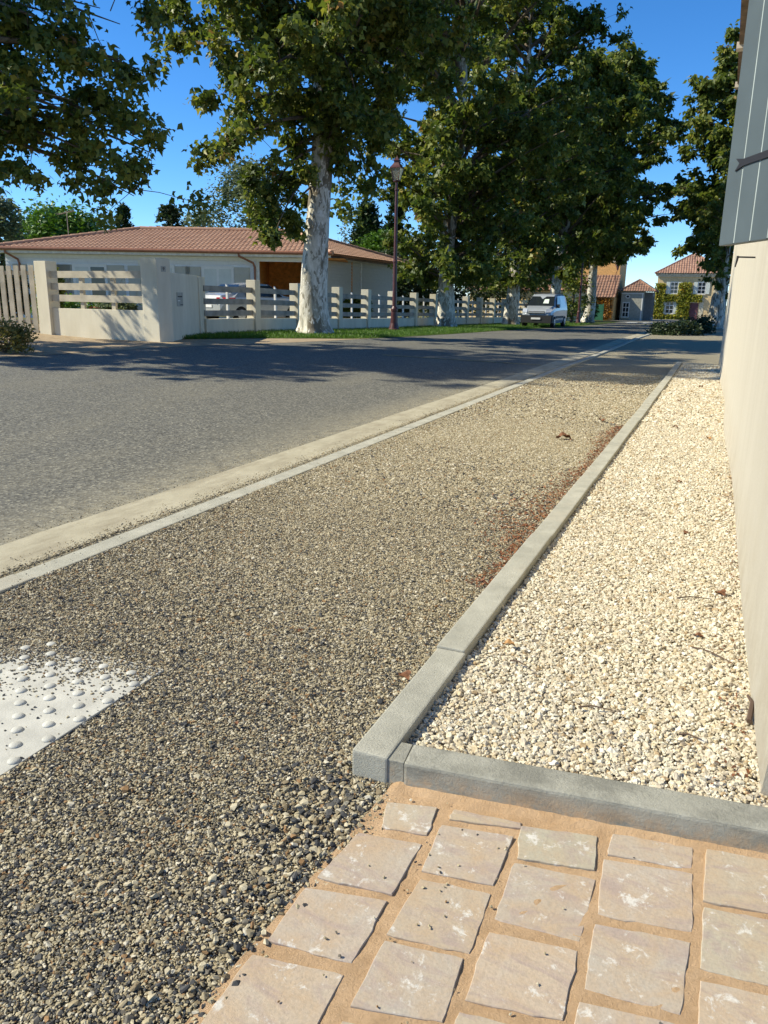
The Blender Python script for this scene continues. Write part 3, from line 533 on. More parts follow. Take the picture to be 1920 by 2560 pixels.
# background trees behind the house
def cone_tree(name, px, z, ybase, ytop, wpx, label, leaf, shape, seed, n=5200, ls=.22, cat='tree', group=None, barkm='darkbark'):
    """trees beyond the garden: crown volume by shape, leaf tufts in uneven clumps"""
    r = np.random.default_rng(seed); b = cp(px, ybase, z); t = cp(px, ytop, z); W = wpx/1950*z/2; z0 = float(g(b[0], b[1])); H = t[2]-z0; rt = root(name, (b[0], b[1], z0), label, cat, group)
    hb = max(.3, b[2]-z0)
    new_obj('trunk', mk('trunk', *tube([(0, 0, -.2), (.05, 0, H*.4), (0, .05, H*.85)], [H*.018+.06, H*.013+.04, .03], 7), True), M[barkm], rt)
    nc = 70; C = []
    for k in range(nc):
        u = r.uniform(0, 1); an = r.uniform(0, 6.283); q = r.uniform(.3, 1)**.5
        if shape == 'cone': rad = W*(1-u)**.7*(.55 if u < .05 else 1)
        elif shape == 'column': rad = W*min(1, (1-u)*3.2)**.6
        elif shape == 'umbrella': rad = W*math.sqrt(max(0, 1-u*u))
        else: rad = W*math.sqrt(max(0.02, 1-(2*u-1)**2))*r.uniform(.75, 1.12)
        C.append((rad*q*math.cos(an), rad*q*math.sin(an), hb+(H-hb)*u*.97))
    C = np.array(C); idx = r.integers(0, nc, n); sp = W*(.16 if shape in ('column', 'cone') else .2)
    P = C[idx]+r.normal(0, 1, (n, 3))*np.array([sp, sp, sp*(1.6 if shape in ('column', 'cone') else .75)]); tone = np.clip(r.beta(2, 3, n)+r.normal(0, .15, nc)[idx], 0, 1)
    new_obj('crown', leaf_mesh('crown', P, ls*np.clip(r.normal(1, .3, n), .4, 1.7), tone, r, 'oval', droop=-.6 if shape in ('column', 'cone') else .1), M[leaf], rt)
    return rt
BT = 'trees behind the bungalow'
cone_tree('umbrella_pine', 160, 62, 632, 540, 230, 'broad bright green umbrella pine behind the roof', 'leaf_pine', 'umbrella', 1, 9000, .34, group=BT)
cone_tree('oak_tree', 8, 52, 690, 496, 120, 'dark broadleaf tree beside the left end of the roof', 'leaf_olive', 'round', 2, 6000, .26, group=BT)
cone_tree('cypress', 316, 60, 640, 512, 34, 'slim dark cypress rising behind the roof ridge near the pine', 'leaf_cypress', 'column', 3, 3500, .2, group=BT)
cone_tree('fig_tree', 432, 55, 640, 512, 60, 'dark ragged tree top just above the roof ridge', 'leaf_dark', 'round', 4, 1500, .3, group=BT)
cone_tree('olive_tree', 500, 60, 640, 525, 110, 'grey green feathery tree low behind the ridge', 'leaf_olive', 'round', 5, 2200, .24, group=BT)
cone_tree('willow_tree', 625, 58, 640, 412, 165, 'tall grey green tree behind the roof left of the plane trunk', 'leaf_olive', 'round', 6, 9000, .24, group=BT)
cone_tree('cypress', 918, 60, 660, 512, 88, 'broad dark conical cypress beyond the gable end', 'leaf_cypress', 'cone', 7, 9000, .24, group=BT)
cone_tree('cypress', 985, 58, 700, 438, 40, 'tall narrow cypress behind the lamp post', 'leaf_cypress', 'column', 8, 6000, .24, group=BT)
cone_tree('pine_bush', 955, 54, 665, 585, 90, 'bright green pine bush beside the broad cypress', 'leaf_pine', 'round', 9, 4500, .24, group=BT)
cone_tree('poplar_tree', 862, 64, 660, 545, 40, 'thin half bare poplar beyond the gable end', 'leaf_olive', 'column', 10, 260, .2, group=BT)
cone_tree('hedge_tree', 1010, 50, 780, 600, 130, 'dark leafy tree behind the garden fence by the gable', 'leaf_dark', 'round', 13, 6500, .26, group='garden trees behind the fence')
cone_tree('hedge_tree', 1100, 56, 780, 600, 150, 'dark leafy tree behind the fence and the second plane', 'leaf_dark', 'round', 14, 6500, .26, group='garden trees behind the fence')
cone_tree('hedge_tree', 1230, 64, 785, 610, 170, 'dark leafy tree behind the fence near the van', 'leaf_dark', 'round', 15, 6500, .28, group='garden trees behind the fence')
cone_tree('hedge_tree', 1340, 76, 790, 620, 150, 'dark leafy tree behind the van at the fence end', 'leaf_dark', 'round', 16, 6500, .3, group='garden trees behind the fence')
for k, (px, z, yb, yt, w, lf, lab) in enumerate([(1428, 66, 800, 660, 84, 'leaf_light', 'bright green bush growing behind the white van'), (1474, 72, 800, 752, 30, 'leaf_dark', 'dark clipped bush next to the rusty creeper'), (150, 29, 800, 755, 120, 'leaf_pine', 'low garden plants behind the left fence panel'), (300, 31, 795, 752, 70, 'leaf_olive', 'small garden shrub before the bungalow doors'),
    (30, 27, 800, 690, 90, 'leaf_dark', 'dark garden bush behind the slatted gate'), (132, 24, 770, 672, 46, 'leaf_light', 'leafy sapling growing beside the gate post'), (890, 40, 800, 752, 60, 'leaf_light', 'low shrub along the gable wall')]):
    cone_tree('shrub', px, z, yb, yt, w, lab, lf, 'round', 40+k, 2600, .16 if z < 40 else .24, cat='shrub')
# low dark shrub on the pavement, weeds by the driveway
def bush(name, loc, size, label, leaf, seed, n, ls, cat='shrub'):
    r = np.random.default_rng(seed); rt = root(name, (loc[0], loc[1], float(g(*loc))), label, cat); C = r.uniform(-1, 1, (40, 3)); C = C[np.sum(C**2, 1) < 1.1]; C[:, 2] = np.abs(C[:, 2])
    idx = r.integers(0, len(C), n); P = (C[idx]+r.normal(0, .16, (n, 3)))*np.array(size); P[:, 2] = np.abs(P[:, 2])+.02
    new_obj('foliage', leaf_mesh('foliage', P, ls*np.clip(r.normal(1, .3, n), .4, 1.6), np.clip(r.beta(2, 3, n)+r.normal(0, .12, len(C))[idx], 0, 1), r, 'oval', droop=-.2), M[leaf], rt)
    m = MB()
    for k in range(10): a = r.uniform(0, 6.28); m.tube([(0, 0, -.05), (size[0]*.3*math.cos(a), size[1]*.3*math.sin(a), size[2]*.4), (size[0]*.7*math.cos(a), size[1]*.7*math.sin(a), size[2]*.9)], [.012, .009, .004], 4)
    m.obj('stems', M['darkbark'], rt)
bush('shrub', (-2.0, 37.6), (.95, 1.2, .62), 'low dark spreading shrub at the kerb beyond the wall', 'leaf_dark', 60, 3800, .12)
bush('shrub', (-1.2, 42.5), (.9, 1.3, .7), 'low dark shrub under the far plane tree', 'leaf_dark', 61, 2800, .13)
b = cp(12, 868, 15.2); bush('weed_clump', (b[0], b[1]), (.62, .5, .48), 'yellowing weed clump at the edge of the driveway', 'weed', 62, 2600, .07, 'weeds')
# grass blades on the verge
n = 90000; GX = rng.uniform(-14.0, -9.3, n); GY = 17.2+(62-17.2)*rng.uniform(0, 1, n)**1.5; lim = np.array([vedge(y) for y in GY])-.05+.14*vnoise(GX*0, GY, 3, 4)
ok = GX < lim; GX, GY = GX[ok], GY[ok]; n = len(GX); GZ = g(GX, GY)-.015
gm = leaf_mesh('grass', np.stack([GX, GY, GZ], 1), rng.uniform(.05, .15, n), rng.beta(2, 3, n), rng, 'blade', droop=-1.3, up=0)
tag(new_obj('grass', gm, M['grass']), 'green grass of the verge below the plane trees', 'grass', kind='stuff')
# leaf litter along the bed kerb, needles and bits
n = 3800; LY = rng.uniform(3.2, 8.4, n); LX = -.80-np.abs(rng.normal(0, 1, n))*(.06+.13*np.exp(-((LY-4.5)/.55)**2)+.035*(vnoise(LY*0, LY, 4, 2)+.3)); lm = leaf_mesh('leaf_litter', np.stack([LX, LY, np.full(n, .014)], 1), rng.uniform(.008, .03, n), rng.uniform(0, 1, n), rng, 'oval', droop=0, up=2.5)
tag(new_obj('leaf_litter', lm, M['litter']), 'rusty brown leaf litter gathered against the bed kerb', 'leaf litter', kind='stuff')
n = 900; LY = rng.uniform(1.9, 16, n); LX = .20-np.abs(rng.normal(0, .05, n)); lm = leaf_mesh('leaf_litter', np.stack([LX, LY, np.full(n, .072)], 1), rng.uniform(.006, .02, n), rng.uniform(0, .6, n), rng, 'oval', droop=0, up=2.5)
tag(new_obj('leaf_litter', lm, M['litter']), 'dark bits of litter along the foot of the cream wall', 'leaf litter', kind='stuff')
# ---------------------------------------------------------------- dead leaves and twigs
def dead_leaf(x, y, z, s, rz, mat, label, group=None):
    V = []; F = []; n = 8
    for i in range(n+1):
        t = i/n; w = .36*math.sin(math.pi*min(1, t*1.05))*(1+.25*math.sin(i*2.4)); up = .22*math.sin(t*3)+.06*math.sin(i*1.7)
        V += [(-w*s, (t-.5)*s, (up+.24*w+.08*math.sin(i))*s), (0, (t-.5)*s, (up-.10)*s), (w*s, (t-.5)*s, (up+.34*w)*s)]
    for i in range(n): F += [(3*i, 3*i+1, 3*i+4, 3*i+3), (3*i+1, 3*i+2, 3*i+5, 3*i+4)]
    o = new_obj('dead_leaf', mk('dead_leaf', V, F, True), M[mat], None, (x, y, z), rz); tag(o, label, 'leaf', group)
GG = 'dry leaves on the grey gravel'; PG = 'dry leaves on the pale gravel'
dead_leaf(-.845, 2.215, .030, .060, .9, 'dead_leaf', 'curled dark brown leaf against the outer side of the bed kerb')
dead_leaf(-.57, 2.53, .070, .045, 1.7, 'dead_leaf_tan', 'curled tan leaf on the pale gravel near the front kerb')
dead_leaf(-1.25, 7.3, .02, .14, 1.9, 'dead_leaf', 'large curled brown leaf on the grey gravel near the rusty litter')
for x, y, s in [(-1.35, 2.42, .03), (-1.08, 8.6, .09), (-1.2, 1.75, .022), (-1.0, 5.2, .04)]: dead_leaf(x, y, .018, s, random.uniform(0, 6), 'dead_leaf', 'small dry brown leaf on the open grey gravel', GG)
for x, y, s in [(-.32, 8.2, .06), (.0, 7.6, .07), (-.15, 5.6, .04), (-.05, 4.3, .05), (.05, 2.9, .035), (-.4, 10.5, .07), (-.2, 12.5, .08), (.12, 3.4, .06)]: dead_leaf(x, y, .068, s, random.uniform(0, 6), random.choice(['dead_leaf', 'dead_leaf_tan']), 'small dry leaf on the pale gravel away from the kerb', PG)
for x, y, a, L in [(-.22, 2.2, .3, .10), (.05, 2.15, .1, .06), (.1, 2.75, -.5, .16), (-.5, 2.4, -.2, .07), (.02, 3.3, .4, .14)]:
    t = MB().tube([(-L/2, 0, 0), (-L*.1, L*.06, .004), (L/2, -.01, .002)], [.003, .0026, .0015], 5).obj('twig', M['twig'], None, (x, y, .070), a); tag(t, 'thin brown twig lying on the pale gravel', 'twig', 'twigs on the pale gravel')
t = MB().tube([(0, 0, 0), (.01, .10, .012), (0, .17, .0)], [.008, .007, .004], 6).obj('bark_strip', M['twig'], None, (.205, 2.30, .075), 0); tag(t, 'dark bark strip lying along the foot of the wall', 'twig')
# ---------------------------------------------------------------- right-hand building
rb = root('rendered_building', (.3, 10, 0), 'cream rendered house wall with tiled eave beside the gravel bed', 'building')
ysw = list(np.linspace(1.95, 18.1, 64)); V = []; F = []; zs = [-.15, .05, .2, .5, 1, 2, 3.5, 5.45]
def wx(y, z): return .232-.0128*max(0, y-2)-.0005*max(0, y-2)+.012*math.sin(y*1.3)*math.exp(-max(z, 0)/.4)-.03*math.exp(-max(z, 0)/.12)*(.5+.5*math.sin(y*.9+1))
for y in ysw:
    for z in zs: V.append((wx(y, z), y, z))
nz = len(zs)
for j in range(len(ysw)-1):
    for i in range(nz-1): F.append((j*nz+i, j*nz+i+1, (j+1)*nz+i+1, (j+1)*nz+i))
V2 = [(8, 18.1, -.15), (8, 18.1, 5.45), (8, 1.95, -.15), (8, 1.95, 5.45)]; k = len(V); V += V2
e = (len(ysw)-1)*nz
F += [tuple([e+i for i in range(nz)]+[k+1, k]), tuple([i for i in range(nz)][::-1]+[k+2, k+3]), (nz-1, k+3, k+1, e+nz-1)]
me = mk('wall', [(v[0]-.3, v[1]-10, v[2]) for v in V], F); new_obj('wall', me, M['render'], rb)
m = MB().hexa([(-.32, 1.9, 5.60), (8, 1.9, 8.6), (8, 18.5, 8.6), (-.32, 18.5, 5.60)], [(-.32, 1.9, 5.66), (8, 1.9, 8.66), (8, 18.5, 8.66), (-.32, 18.5, 5.66)]); m.obj('roof', M['tile_red'], rb, rel=True)
MB().box(-.30, -.20, 1.9, 18.45, 5.40, 5.60).obj('fascia', M['wood_brown'], rb, rel=True)
for y in np.arange(18.3, 2, -2.6): MB().box(-.34, .1, y-.10, y+.10, 5.34, 5.44).obj('rafter', M['block_pale'], rb, rel=True)

# grey shutter standing open, board by board
hx, hy, fx, fy = .215, 2.18, -.030, 2.705
d = np.array([fx-hx, fy-hy]); Ls = np.linalg.norm(d); d /= Ls; nrm = np.array([-d[1], d[0]]);  nrm = nrm if nrm[0] < 0 else -nrm
sh = root('window_shutter', (hx, hy, 1.42), 'slate grey boarded shutter with black strap hinge standing off the wall', 'shutter')
nb = 6; bw = Ls/nb
def sq(a0, a1, o0, o1): return [tuple(np.array([0, 0])+d*a0+nrm*o0), tuple(d*a1+nrm*o0), tuple(d*a1+nrm*o1), tuple(d*a0+nrm*o1)]
for i in range(nb): MB().prism(sq(i*bw+.0032, (i+1)*bw-.0032, -.014, .014), .0, 1.45).obj('board', M['shutter_grey'], sh, bevel=.003)
MB().prism(sq(.002, Ls-.004, -.010, .0125), .003, 1.447).obj('groove_highlight', M['groove_highlight'], sh)  # pale panel in the joints paints the highlights on the board bevels
for zb in (.22, 1.2):
    o1 = .0185; m = MB()
    prof = [(.0, -.011), (Ls*.72, -.009), (Ls*.82, -.010), (Ls*.90, -.018), (Ls*.86, .0), (Ls*.90, .016), (Ls*.82, .009), (Ls*.72, .009), (0, .011)]
    V = [(*(d*a+nrm*.0145), zb+z) for a, z in prof]+[(*(d*a+nrm*o1), zb+z) for a, z in prof]; n = len(prof)
    m.add(V, [tuple(range(n)), tuple(range(n, 2*n))[::-1]]+[(i, (i+1) % n, n+(i+1) % n, n+i) for i in range(n)]); m.obj('strap_hinge', M['iron'], sh)
# iron shutter stay on the wall
yy = 6.9; xw = wx(yy, 1.6); st = root('shutter_stay', (xw, yy, 1.60), 'small black iron shutter stay fixed to the cream wall', 'shutter stay')
MB().tube([(.02, 0, 0), (-.13, 0, .004)], .006, 8).obj('rod', M['iron'], st)
MB().tube([(-.125, 0, .012), (-.128, .0, -.02), (-.135, .01, -.07)], [.009, .008, .004], 8).obj('catch', M['iron'], st)
# ---------------------------------------------------------------- fence, walls, gate on the far side
FX = -14.0
fr = root('garden_fence', (FX, 40, float(g(FX, 40))), 'cream garden wall with square piers and grey horizontal rails', 'fence')
PY = [22.29, 25.07, 28.36, 31.11, 34.0, 36.8, 39.65, 42.5, 45.3, 48.2, 51.2, 54.2, 57.2, 60.2, 63.2]
def frel(m, name, mat, bevel=0): return m.obj(name, mat, fr, rel=True, bevel=bevel)
for y in PY:
    z = float(g(FX, y)); h = 1.62; frel(MB().box(FX-.17, FX+.17, y-.15, y+.15, z-.2, z+h), 'pier', M['wallrender'], .01)
ends = [19.40]+PY
for a, b in zip(ends[:-1], ends[1:]):
    z0, z1 = float(g(FX, a)), float(g(FX, b)); a2, b2 = a+.152, b-.152
    frel(MB().hexa([(FX-.1, a2, z0-.2), (FX+.1, a2, z0-.2), (FX+.1, b2, z1-.2), (FX-.1, b2, z1-.2)], [(FX-.1, a2, z0+.44), (FX+.1, a2, z0+.44), (FX+.1, b2, z1+.44), (FX-.1, b2, z1+.44)]), 'low_wall', M['wallrender'])
    for zc in (.60, .94, 1.30):
        frel(MB().hexa([(FX+.02, a2, z0+zc-.08), (FX+.055, a2, z0+zc-.08), (FX+.055, b2, z1+zc-.08), (FX+.02, b2, z1+zc-.08)], [(FX+.02, a2, z0+zc+.085), (FX+.055, a2, z0+zc+.085), (FX+.055, b2, z1+zc+.085), (FX+.02, b2, z1+zc+.085)]), 'rail', M['rail'])
    ym = (a+b)/2; zm = (z0+z1)/2
    frel(MB().hexa([(FX-.05, ym-.035, zm+.42), (FX+.015, ym-.035, zm+.42), (FX+.015, ym+.035, zm+.42), (FX-.05, ym+.035, zm+.42)], [(FX-.05, ym-.035, zm+1.47), (FX+.015, ym-.035, zm+1.40), (FX+.015, ym+.035, zm+1.40), (FX-.05, ym+.035, zm+1.47)]), 'stake', M['white_paint'])
# splayed entrance walls
gz = .15
ew = root('entrance_wall', (-12.9, 16.1, gz), 'cream entrance wall with tall corner pier and letterbox', 'wall')
def erel(m, name, mat, bevel=0): return m.obj(name, mat, ew, rel=True, bevel=bevel)
erel(MB().prism([(-12.71, 15.93), (-12.60, 16.32), (-13.02, 16.50), (-13.22, 15.97)], gz-.25, gz+1.96), 'pier', M['wallrender'], .012)
P0 = np.array([-12.72, 16.40]); P1 = np.array([-14.10, 19.78]); dd = (P1-P0)/np.linalg.norm(P1-P0); nn = np.array([dd[1], -dd[0]]); nn = nn if nn[0] > 0 else -nn
def seg(a, b, o0, o1): L = np.linalg.norm(P1-P0); return [tuple(P0+dd*a*L+nn*o0), tuple(P0+dd*b*L+nn*o0), tuple(P0+dd*b*L+nn*o1), tuple(P0+dd*a*L+nn*o1)]
erel(MB().prism(seg(.02, .80, -.20, 0), gz-.25, gz+1.64), 'wall_panel', M['wallrender'], .008)
erel(MB().prism(seg(.803, 1.0, -.24, .035), gz-.25, gz+1.62), 'pier', M['wallrender'], .01)
lb = erel(MB().prism(seg(.17, .33, -.01, .012), gz+.82, gz+1.17), 'letterbox', M['plate_grey'])
MB().prism(seg(.19, .31, .0125, .016), gz+1.05, gz+1.08).obj('slot', M['print'], lb, loc=(-ew.location[0], -ew.location[1], -ew.location[2]))
MB().prism(seg(.19, .25, .0125, .015), gz+.95, gz+.975).obj('name_plate', M['white_paint'], lb, loc=(-ew.location[0], -ew.location[1], -ew.location[2]))
MB().prism(seg(.25, .32, .0125, .015), gz+.85, gz+.87).obj('print_line', M['print'], lb, loc=(-ew.location[0], -ew.location[1], -ew.location[2]))
# house number plate on the pier's street side
q0 = np.array([-12.71, 15.93]); q1 = np.array([-12.60, 16.32]); e1 = (q1-q0)/np.linalg.norm(q1-q0); en = np.array([e1[1], -e1[0]])
def pq(a, b, o0, o1): return [tuple(q0+e1*a+en*o0), tuple(q0+e1*b+en*o0), tuple(q0+e1*b+en*o1), tuple(q0+e1*a+en*o1)]
npl = erel(MB().prism(pq(.14, .27, -.01, .008), gz+1.64, gz+1.77), 'number_plate', M['plate_grey'])
cu = bpy.data.curves.new('digit', 'FONT'); cu.body = '9'; cu.size = .11; cu.extrude = .002; cu.align_x = 'CENTER'; cu.align_y = 'CENTER'
to = bpy.data.objects.new('tmp', cu); COL.objects.link(to); dg = bpy.context.evaluated_depsgraph_get(); dm = bpy.data.meshes.new_from_object(to.evaluated_get(dg)); bpy.data.objects.remove(to)
dg_o = new_obj('digit', dm, M['print'], npl); pc = q0+e1*.205+en*.0105; dg_o.location = (pc[0]-ew.location[0], pc[1]-ew.location[1], gz+1.705-ew.location[2]); dg_o.rotation_euler = (R(90), 0, math.atan2(e1[1], e1[0]))
# left lit wall with rails, gate pier
A = np.array([-13.21, 15.99]); B = np.array([-16.30, 16.12])
erel(MB().prism([(A[0], A[1]), (A[0], A[1]+.2), (B[0], B[1]+.2), (B[0], B[1])], gz-.25, gz+.72), 'low_wall', M['wallrender'], .008)
for zc in (.98, 1.27, 1.57): erel(MB().prism([(A[0], A[1]+.02), (A[0], A[1]+.055), (B[0], B[1]+.055), (B[0], B[1]+.02)], gz+zc-.085, gz+zc+.085), 'rail', M['slat'])
for t in (.33, .67):
    p = A+(B-A)*t; erel(MB().box(p[0]-.06, p[0]+.06, p[1]+.06, p[1]+.14, gz+.70, gz+1.5), 'stake', M['slat'])
erel(MB().prism([(-16.30, 16.02), (-16.30, 16.40), (-16.72, 16.42), (-16.72, 16.04)], gz-.25, gz+1.90), 'gate_pier', M['wallrender'], .01)
gt_ = root('slatted_gate', (-17, 16.1, gz), 'beige slatted wooden gate beside the entrance pier', 'gate')
G0 = np.array([-16.80, 16.16]); G1 = np.array([-20.6, 15.55]); gd = (G1-G0)/np.linalg.norm(G1-G0); gnn = np.array([gd[1], -gd[0]]); gnn = gnn if gnn[1] < 0 else -gnn
for k in range(17):
    a = .06+k*.225; p = [G0+gd*a, G0+gd*(a+.14), G0+gd*(a+.14)+gnn*.03, G0+gd*a+gnn*.03]; MB().prism([tuple(x) for x in p], gz+.06, gz+1.80-.006*k).obj('slat', M['slat'], gt_, rel=True)
for zc in (.3, 1.55): MB().prism([tuple(G0), tuple(G0+gd*3.8), tuple(G0+gd*3.8-gnn*.05), tuple(G0-gnn*.05)], gz+zc, gz+zc+.1).obj('cross_rail', M['slat'], gt_, rel=True)
# ---------------------------------------------------------------- bungalow
FZ = 37.6; HG = .30; EV = 3.15; a0, a1 = -17.6, -3.3                      # front wall (camera-level coordinates)
def W(a, d, z): X, Y = C2S(a, FZ-d); return (X, Y, z)
sd = np.array([.37, .929])
hs = root('bungalow', (*C2S(-10, 40), HG), 'pale clapboard bungalow with salmon tiled hip roof and wooden carport', 'house')
def hrel(m, name, mat, parent=None, bevel=0):
    V = [(v[0]-hs.location[0], v[1]-hs.location[1], v[2]-hs.location[2]) for v in m.V]; return new_obj(name, mk(name, V, m.F), mat, parent or hs)
def fbox(x0, x1, d0, d1, z0, z1): return MB().hexa([W(x0, d1, z0), W(x1, d1, z0), W(x1, d0, z0), W(x0, d0, z0)], [W(x0, d1, z1), W(x1, d1, z1), W(x1, d0, z1), W(x0, d0, z1)])
cpx = -6.05
hrel(fbox(a0, cpx, -.25, -.02, HG-.3, EV), 'wall', M['siding'])
zt = 2.80; nbd = 17; bh = (zt-HG)/nbd
for k in range(nbd):
    z = HG+k*bh; hrel(MB().hexa([W(a0, .036, z), W(cpx, .036, z), W(cpx, -.02, z), W(a0, -.02, z)], [W(a0, .004, z+bh-.004), W(cpx, .004, z+bh-.004), W(cpx, -.02, z+bh-.004), W(a0, -.02, z+bh-.004)]), 'siding_board', M['siding'])
for k in range(2):
    z = zt+.005+k*.17; hrel(fbox(a0, a1, -.02, .024-.01*k, z, z+.165), 'frieze_board', M['siding'])
# side wall (along the street) and carport
def Sd(t, o, z): p = np.array([a1, FZ])+sd*t+np.array([sd[1], -sd[0]])*o; X, Y = C2S(p[0], p[1]); return (X, Y, z)
SL = 9.6
def sbox(t0, t1, o0, o1, z0, z1): return MB().hexa([Sd(t0, o0, z0), Sd(t0, o1, z0), Sd(t1, o1, z0), Sd(t1, o0, z0)], [Sd(t0, o0, z1), Sd(t0, o1, z1), Sd(t1, o1, z1), Sd(t1, o0, z1)])
hrel(sbox(0, SL, -.25, -.02, HG-.3, EV), 'wall', M['siding_shaded'])  # same siding in a darker copy, the shade of this side put into its colour
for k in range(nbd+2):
    z = HG+k*bh; hrel(MB().hexa([Sd(0, -.02, z), Sd(0, .036, z), Sd(SL, .036, z), Sd(SL, -.02, z)], [Sd(0, -.02, z+bh-.004), Sd(0, .004, z+bh-.004), Sd(SL, .004, z+bh-.004), Sd(SL, -.02, z+bh-.004)]), 'siding_board', M['siding_shaded'])
hrel(sbox(5.0, 5.14, .02, .05, HG, EV-.05), 'corner_post', M['fascia']); hrel(sbox(SL-.1, SL+.05, -.02, .05, HG, EV-.05), 'corner_post', M['fascia'])
hrel(fbox(a1-.14, a1+.03, -.10, .04, HG, EV-.3), 'corner_post', M['fascia']); hrel(fbox(cpx-.02, cpx+.12, -.1, .04, HG, EV-.3), 'corner_post', M['fascia']); hrel(fbox(-11.5, -11.36, -.02, .05, HG, zt), 'corner_post', M['fascia'])
for k in range(15):
    z = HG+k*.18; hrel(fbox(cpx+.02, a1+1.1, -3.6, -3.5, z, z+.172), 'orange_board', M['orange_wood']); hrel(MB().hexa([W(cpx+.0, -.3, z), W(cpx+.06, -.3, z), W(cpx+.06, -3.5, z), W(cpx, -3.5, z)], [W(cpx+.0, -.3, z+.172), W(cpx+.06, -.3, z+.172), W(cpx+.06, -3.5, z+.172), W(cpx, -3.5, z+.172)]), 'orange_board', M['orange_wood'])
hrel(fbox(cpx, a1+1.3, -3.6, -.1, 2.95, 3.0), 'carport_ceiling', M['orange_wood'])
hrel(fbox(cpx-.1, a1+1.5, -3.75, -3.61, HG-.1, EV), 'wall', M['orange_wood']); hrel(fbox(cpx-.12, cpx-.02, -3.7, -.3, HG-.1, EV), 'wall', M['orange_wood'])
hrel(fbox(a0+sd[0]*SL, a1+sd[0]*SL, -sd[1]*SL-.2, -sd[1]*SL, 0, EV), 'wall', M['siding_shaded'])
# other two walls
hrel(MB().hexa([W(a0, 0, 0), W(a0+.2, 0, 0), (W(a0+.2+sd[0]*SL, -sd[1]*SL, 0)), (W(a0+sd[0]*SL, -sd[1]*SL, 0))], [W(a0, 0, EV), W(a0+.2, 0, EV), W(a0+.2+sd[0]*SL, -sd[1]*SL, EV), W(a0+sd[0]*SL, -sd[1]*SL, EV)]), 'wall', M['siding_shaded'])
# door-windows with shutters
def dwin(ac, w, open_dark):
    z0, z1 = HG+.05, HG+2.2
    fr_ = hrel(fbox(ac-w/2-.07, ac+w/2+.07, .0, .055, z0, z1+.07), 'window', M['white_paint'])
    for s in (-1, 1):
        x0, x1 = (ac-w/2+.05, ac-.05) if s < 0 else (ac+.05, ac+w/2-.05)
        hrel(fbox(x0, x1, .05, .062, z0+.1, z1-.06), 'pane', M['glass'] if (open_dark and s > 0) else M['curtain'], fr_)
    for s in (-1, 1):
        b0 = ac+s*(w/2+.10); b1 = b0+s*w/2*1.05; lo, hi = min(b0, b1), max(b0, b1)
        shu = hrel(fbox(lo, hi, .03, .065, z0, z1+.03), 'shutter', M['shutter_pale'])
        for zz_ in (z0+.3, z1-.35): hrel(fbox(lo+.02, hi-.02, .066, .09, zz_, zz_+.1), 'ledge', M['shutter_pale'], shu)
        hrel(MB().hexa([W(lo+.03, .068, z0+.42), W(lo+.13, .068, z0+.42), W(lo+.13, .087, z0+.42), W(lo+.03, .087, z0+.42)], [W(hi-.13, .068, z1-.37), W(hi-.03, .068, z1-.37), W(hi-.03, .087, z1-.37), W(hi-.13, .087, z1-.37)]), 'brace', M['shutter_pale'], shu)
for ac, w, dk in [(-15.95, 1.2, False), (-13.75, 1.45, True), (-10.55, 1.3, False), (-7.85, 1.35, False)]: dwin(ac, w, dk)
# fascia, gutter, downpipes
hrel(fbox(a0-.6, a1+.7, .52, .56, EV-.16, EV+.02), 'fascia', M['fascia']); hrel(sbox(-.6, SL+.5, .55, .59, EV-.14, EV+.02), 'fascia', M['wood_brown'])
hrel(fbox(a0-.5, a1+.5, .03, .52, EV-.16, EV-.13), 'soffit', M['fascia']); hrel(sbox(-.1, SL+.4, .03, .55, EV-.14, EV-.12), 'soffit', M['fascia'])
m = MB(); m.tube([W(a0-.65, .64, EV+.02), W(a1+.75, .64, EV+.02)], .075, 10); hrel(m, 'gutter', M['gutter_metal'])
m = MB(); m.tube([Sd(-.7, .66, EV+.02), Sd(SL+.6, .66, EV+.02)], .07, 10); hrel(m, 'gutter', M['gutter_metal'])
for a in (-6.75, -17.3):
    s = .62 if a > -10 else .35; m = MB(); m.tube([W(a, .64, EV-.02), W(a, .62, EV-.15), W(a+s*.9, .12, EV-.42), W(a+s, .08, EV-.6), W(a+s, .08, HG)], .05, 8); hrel(m, 'downpipe', M['gutter_metal'])
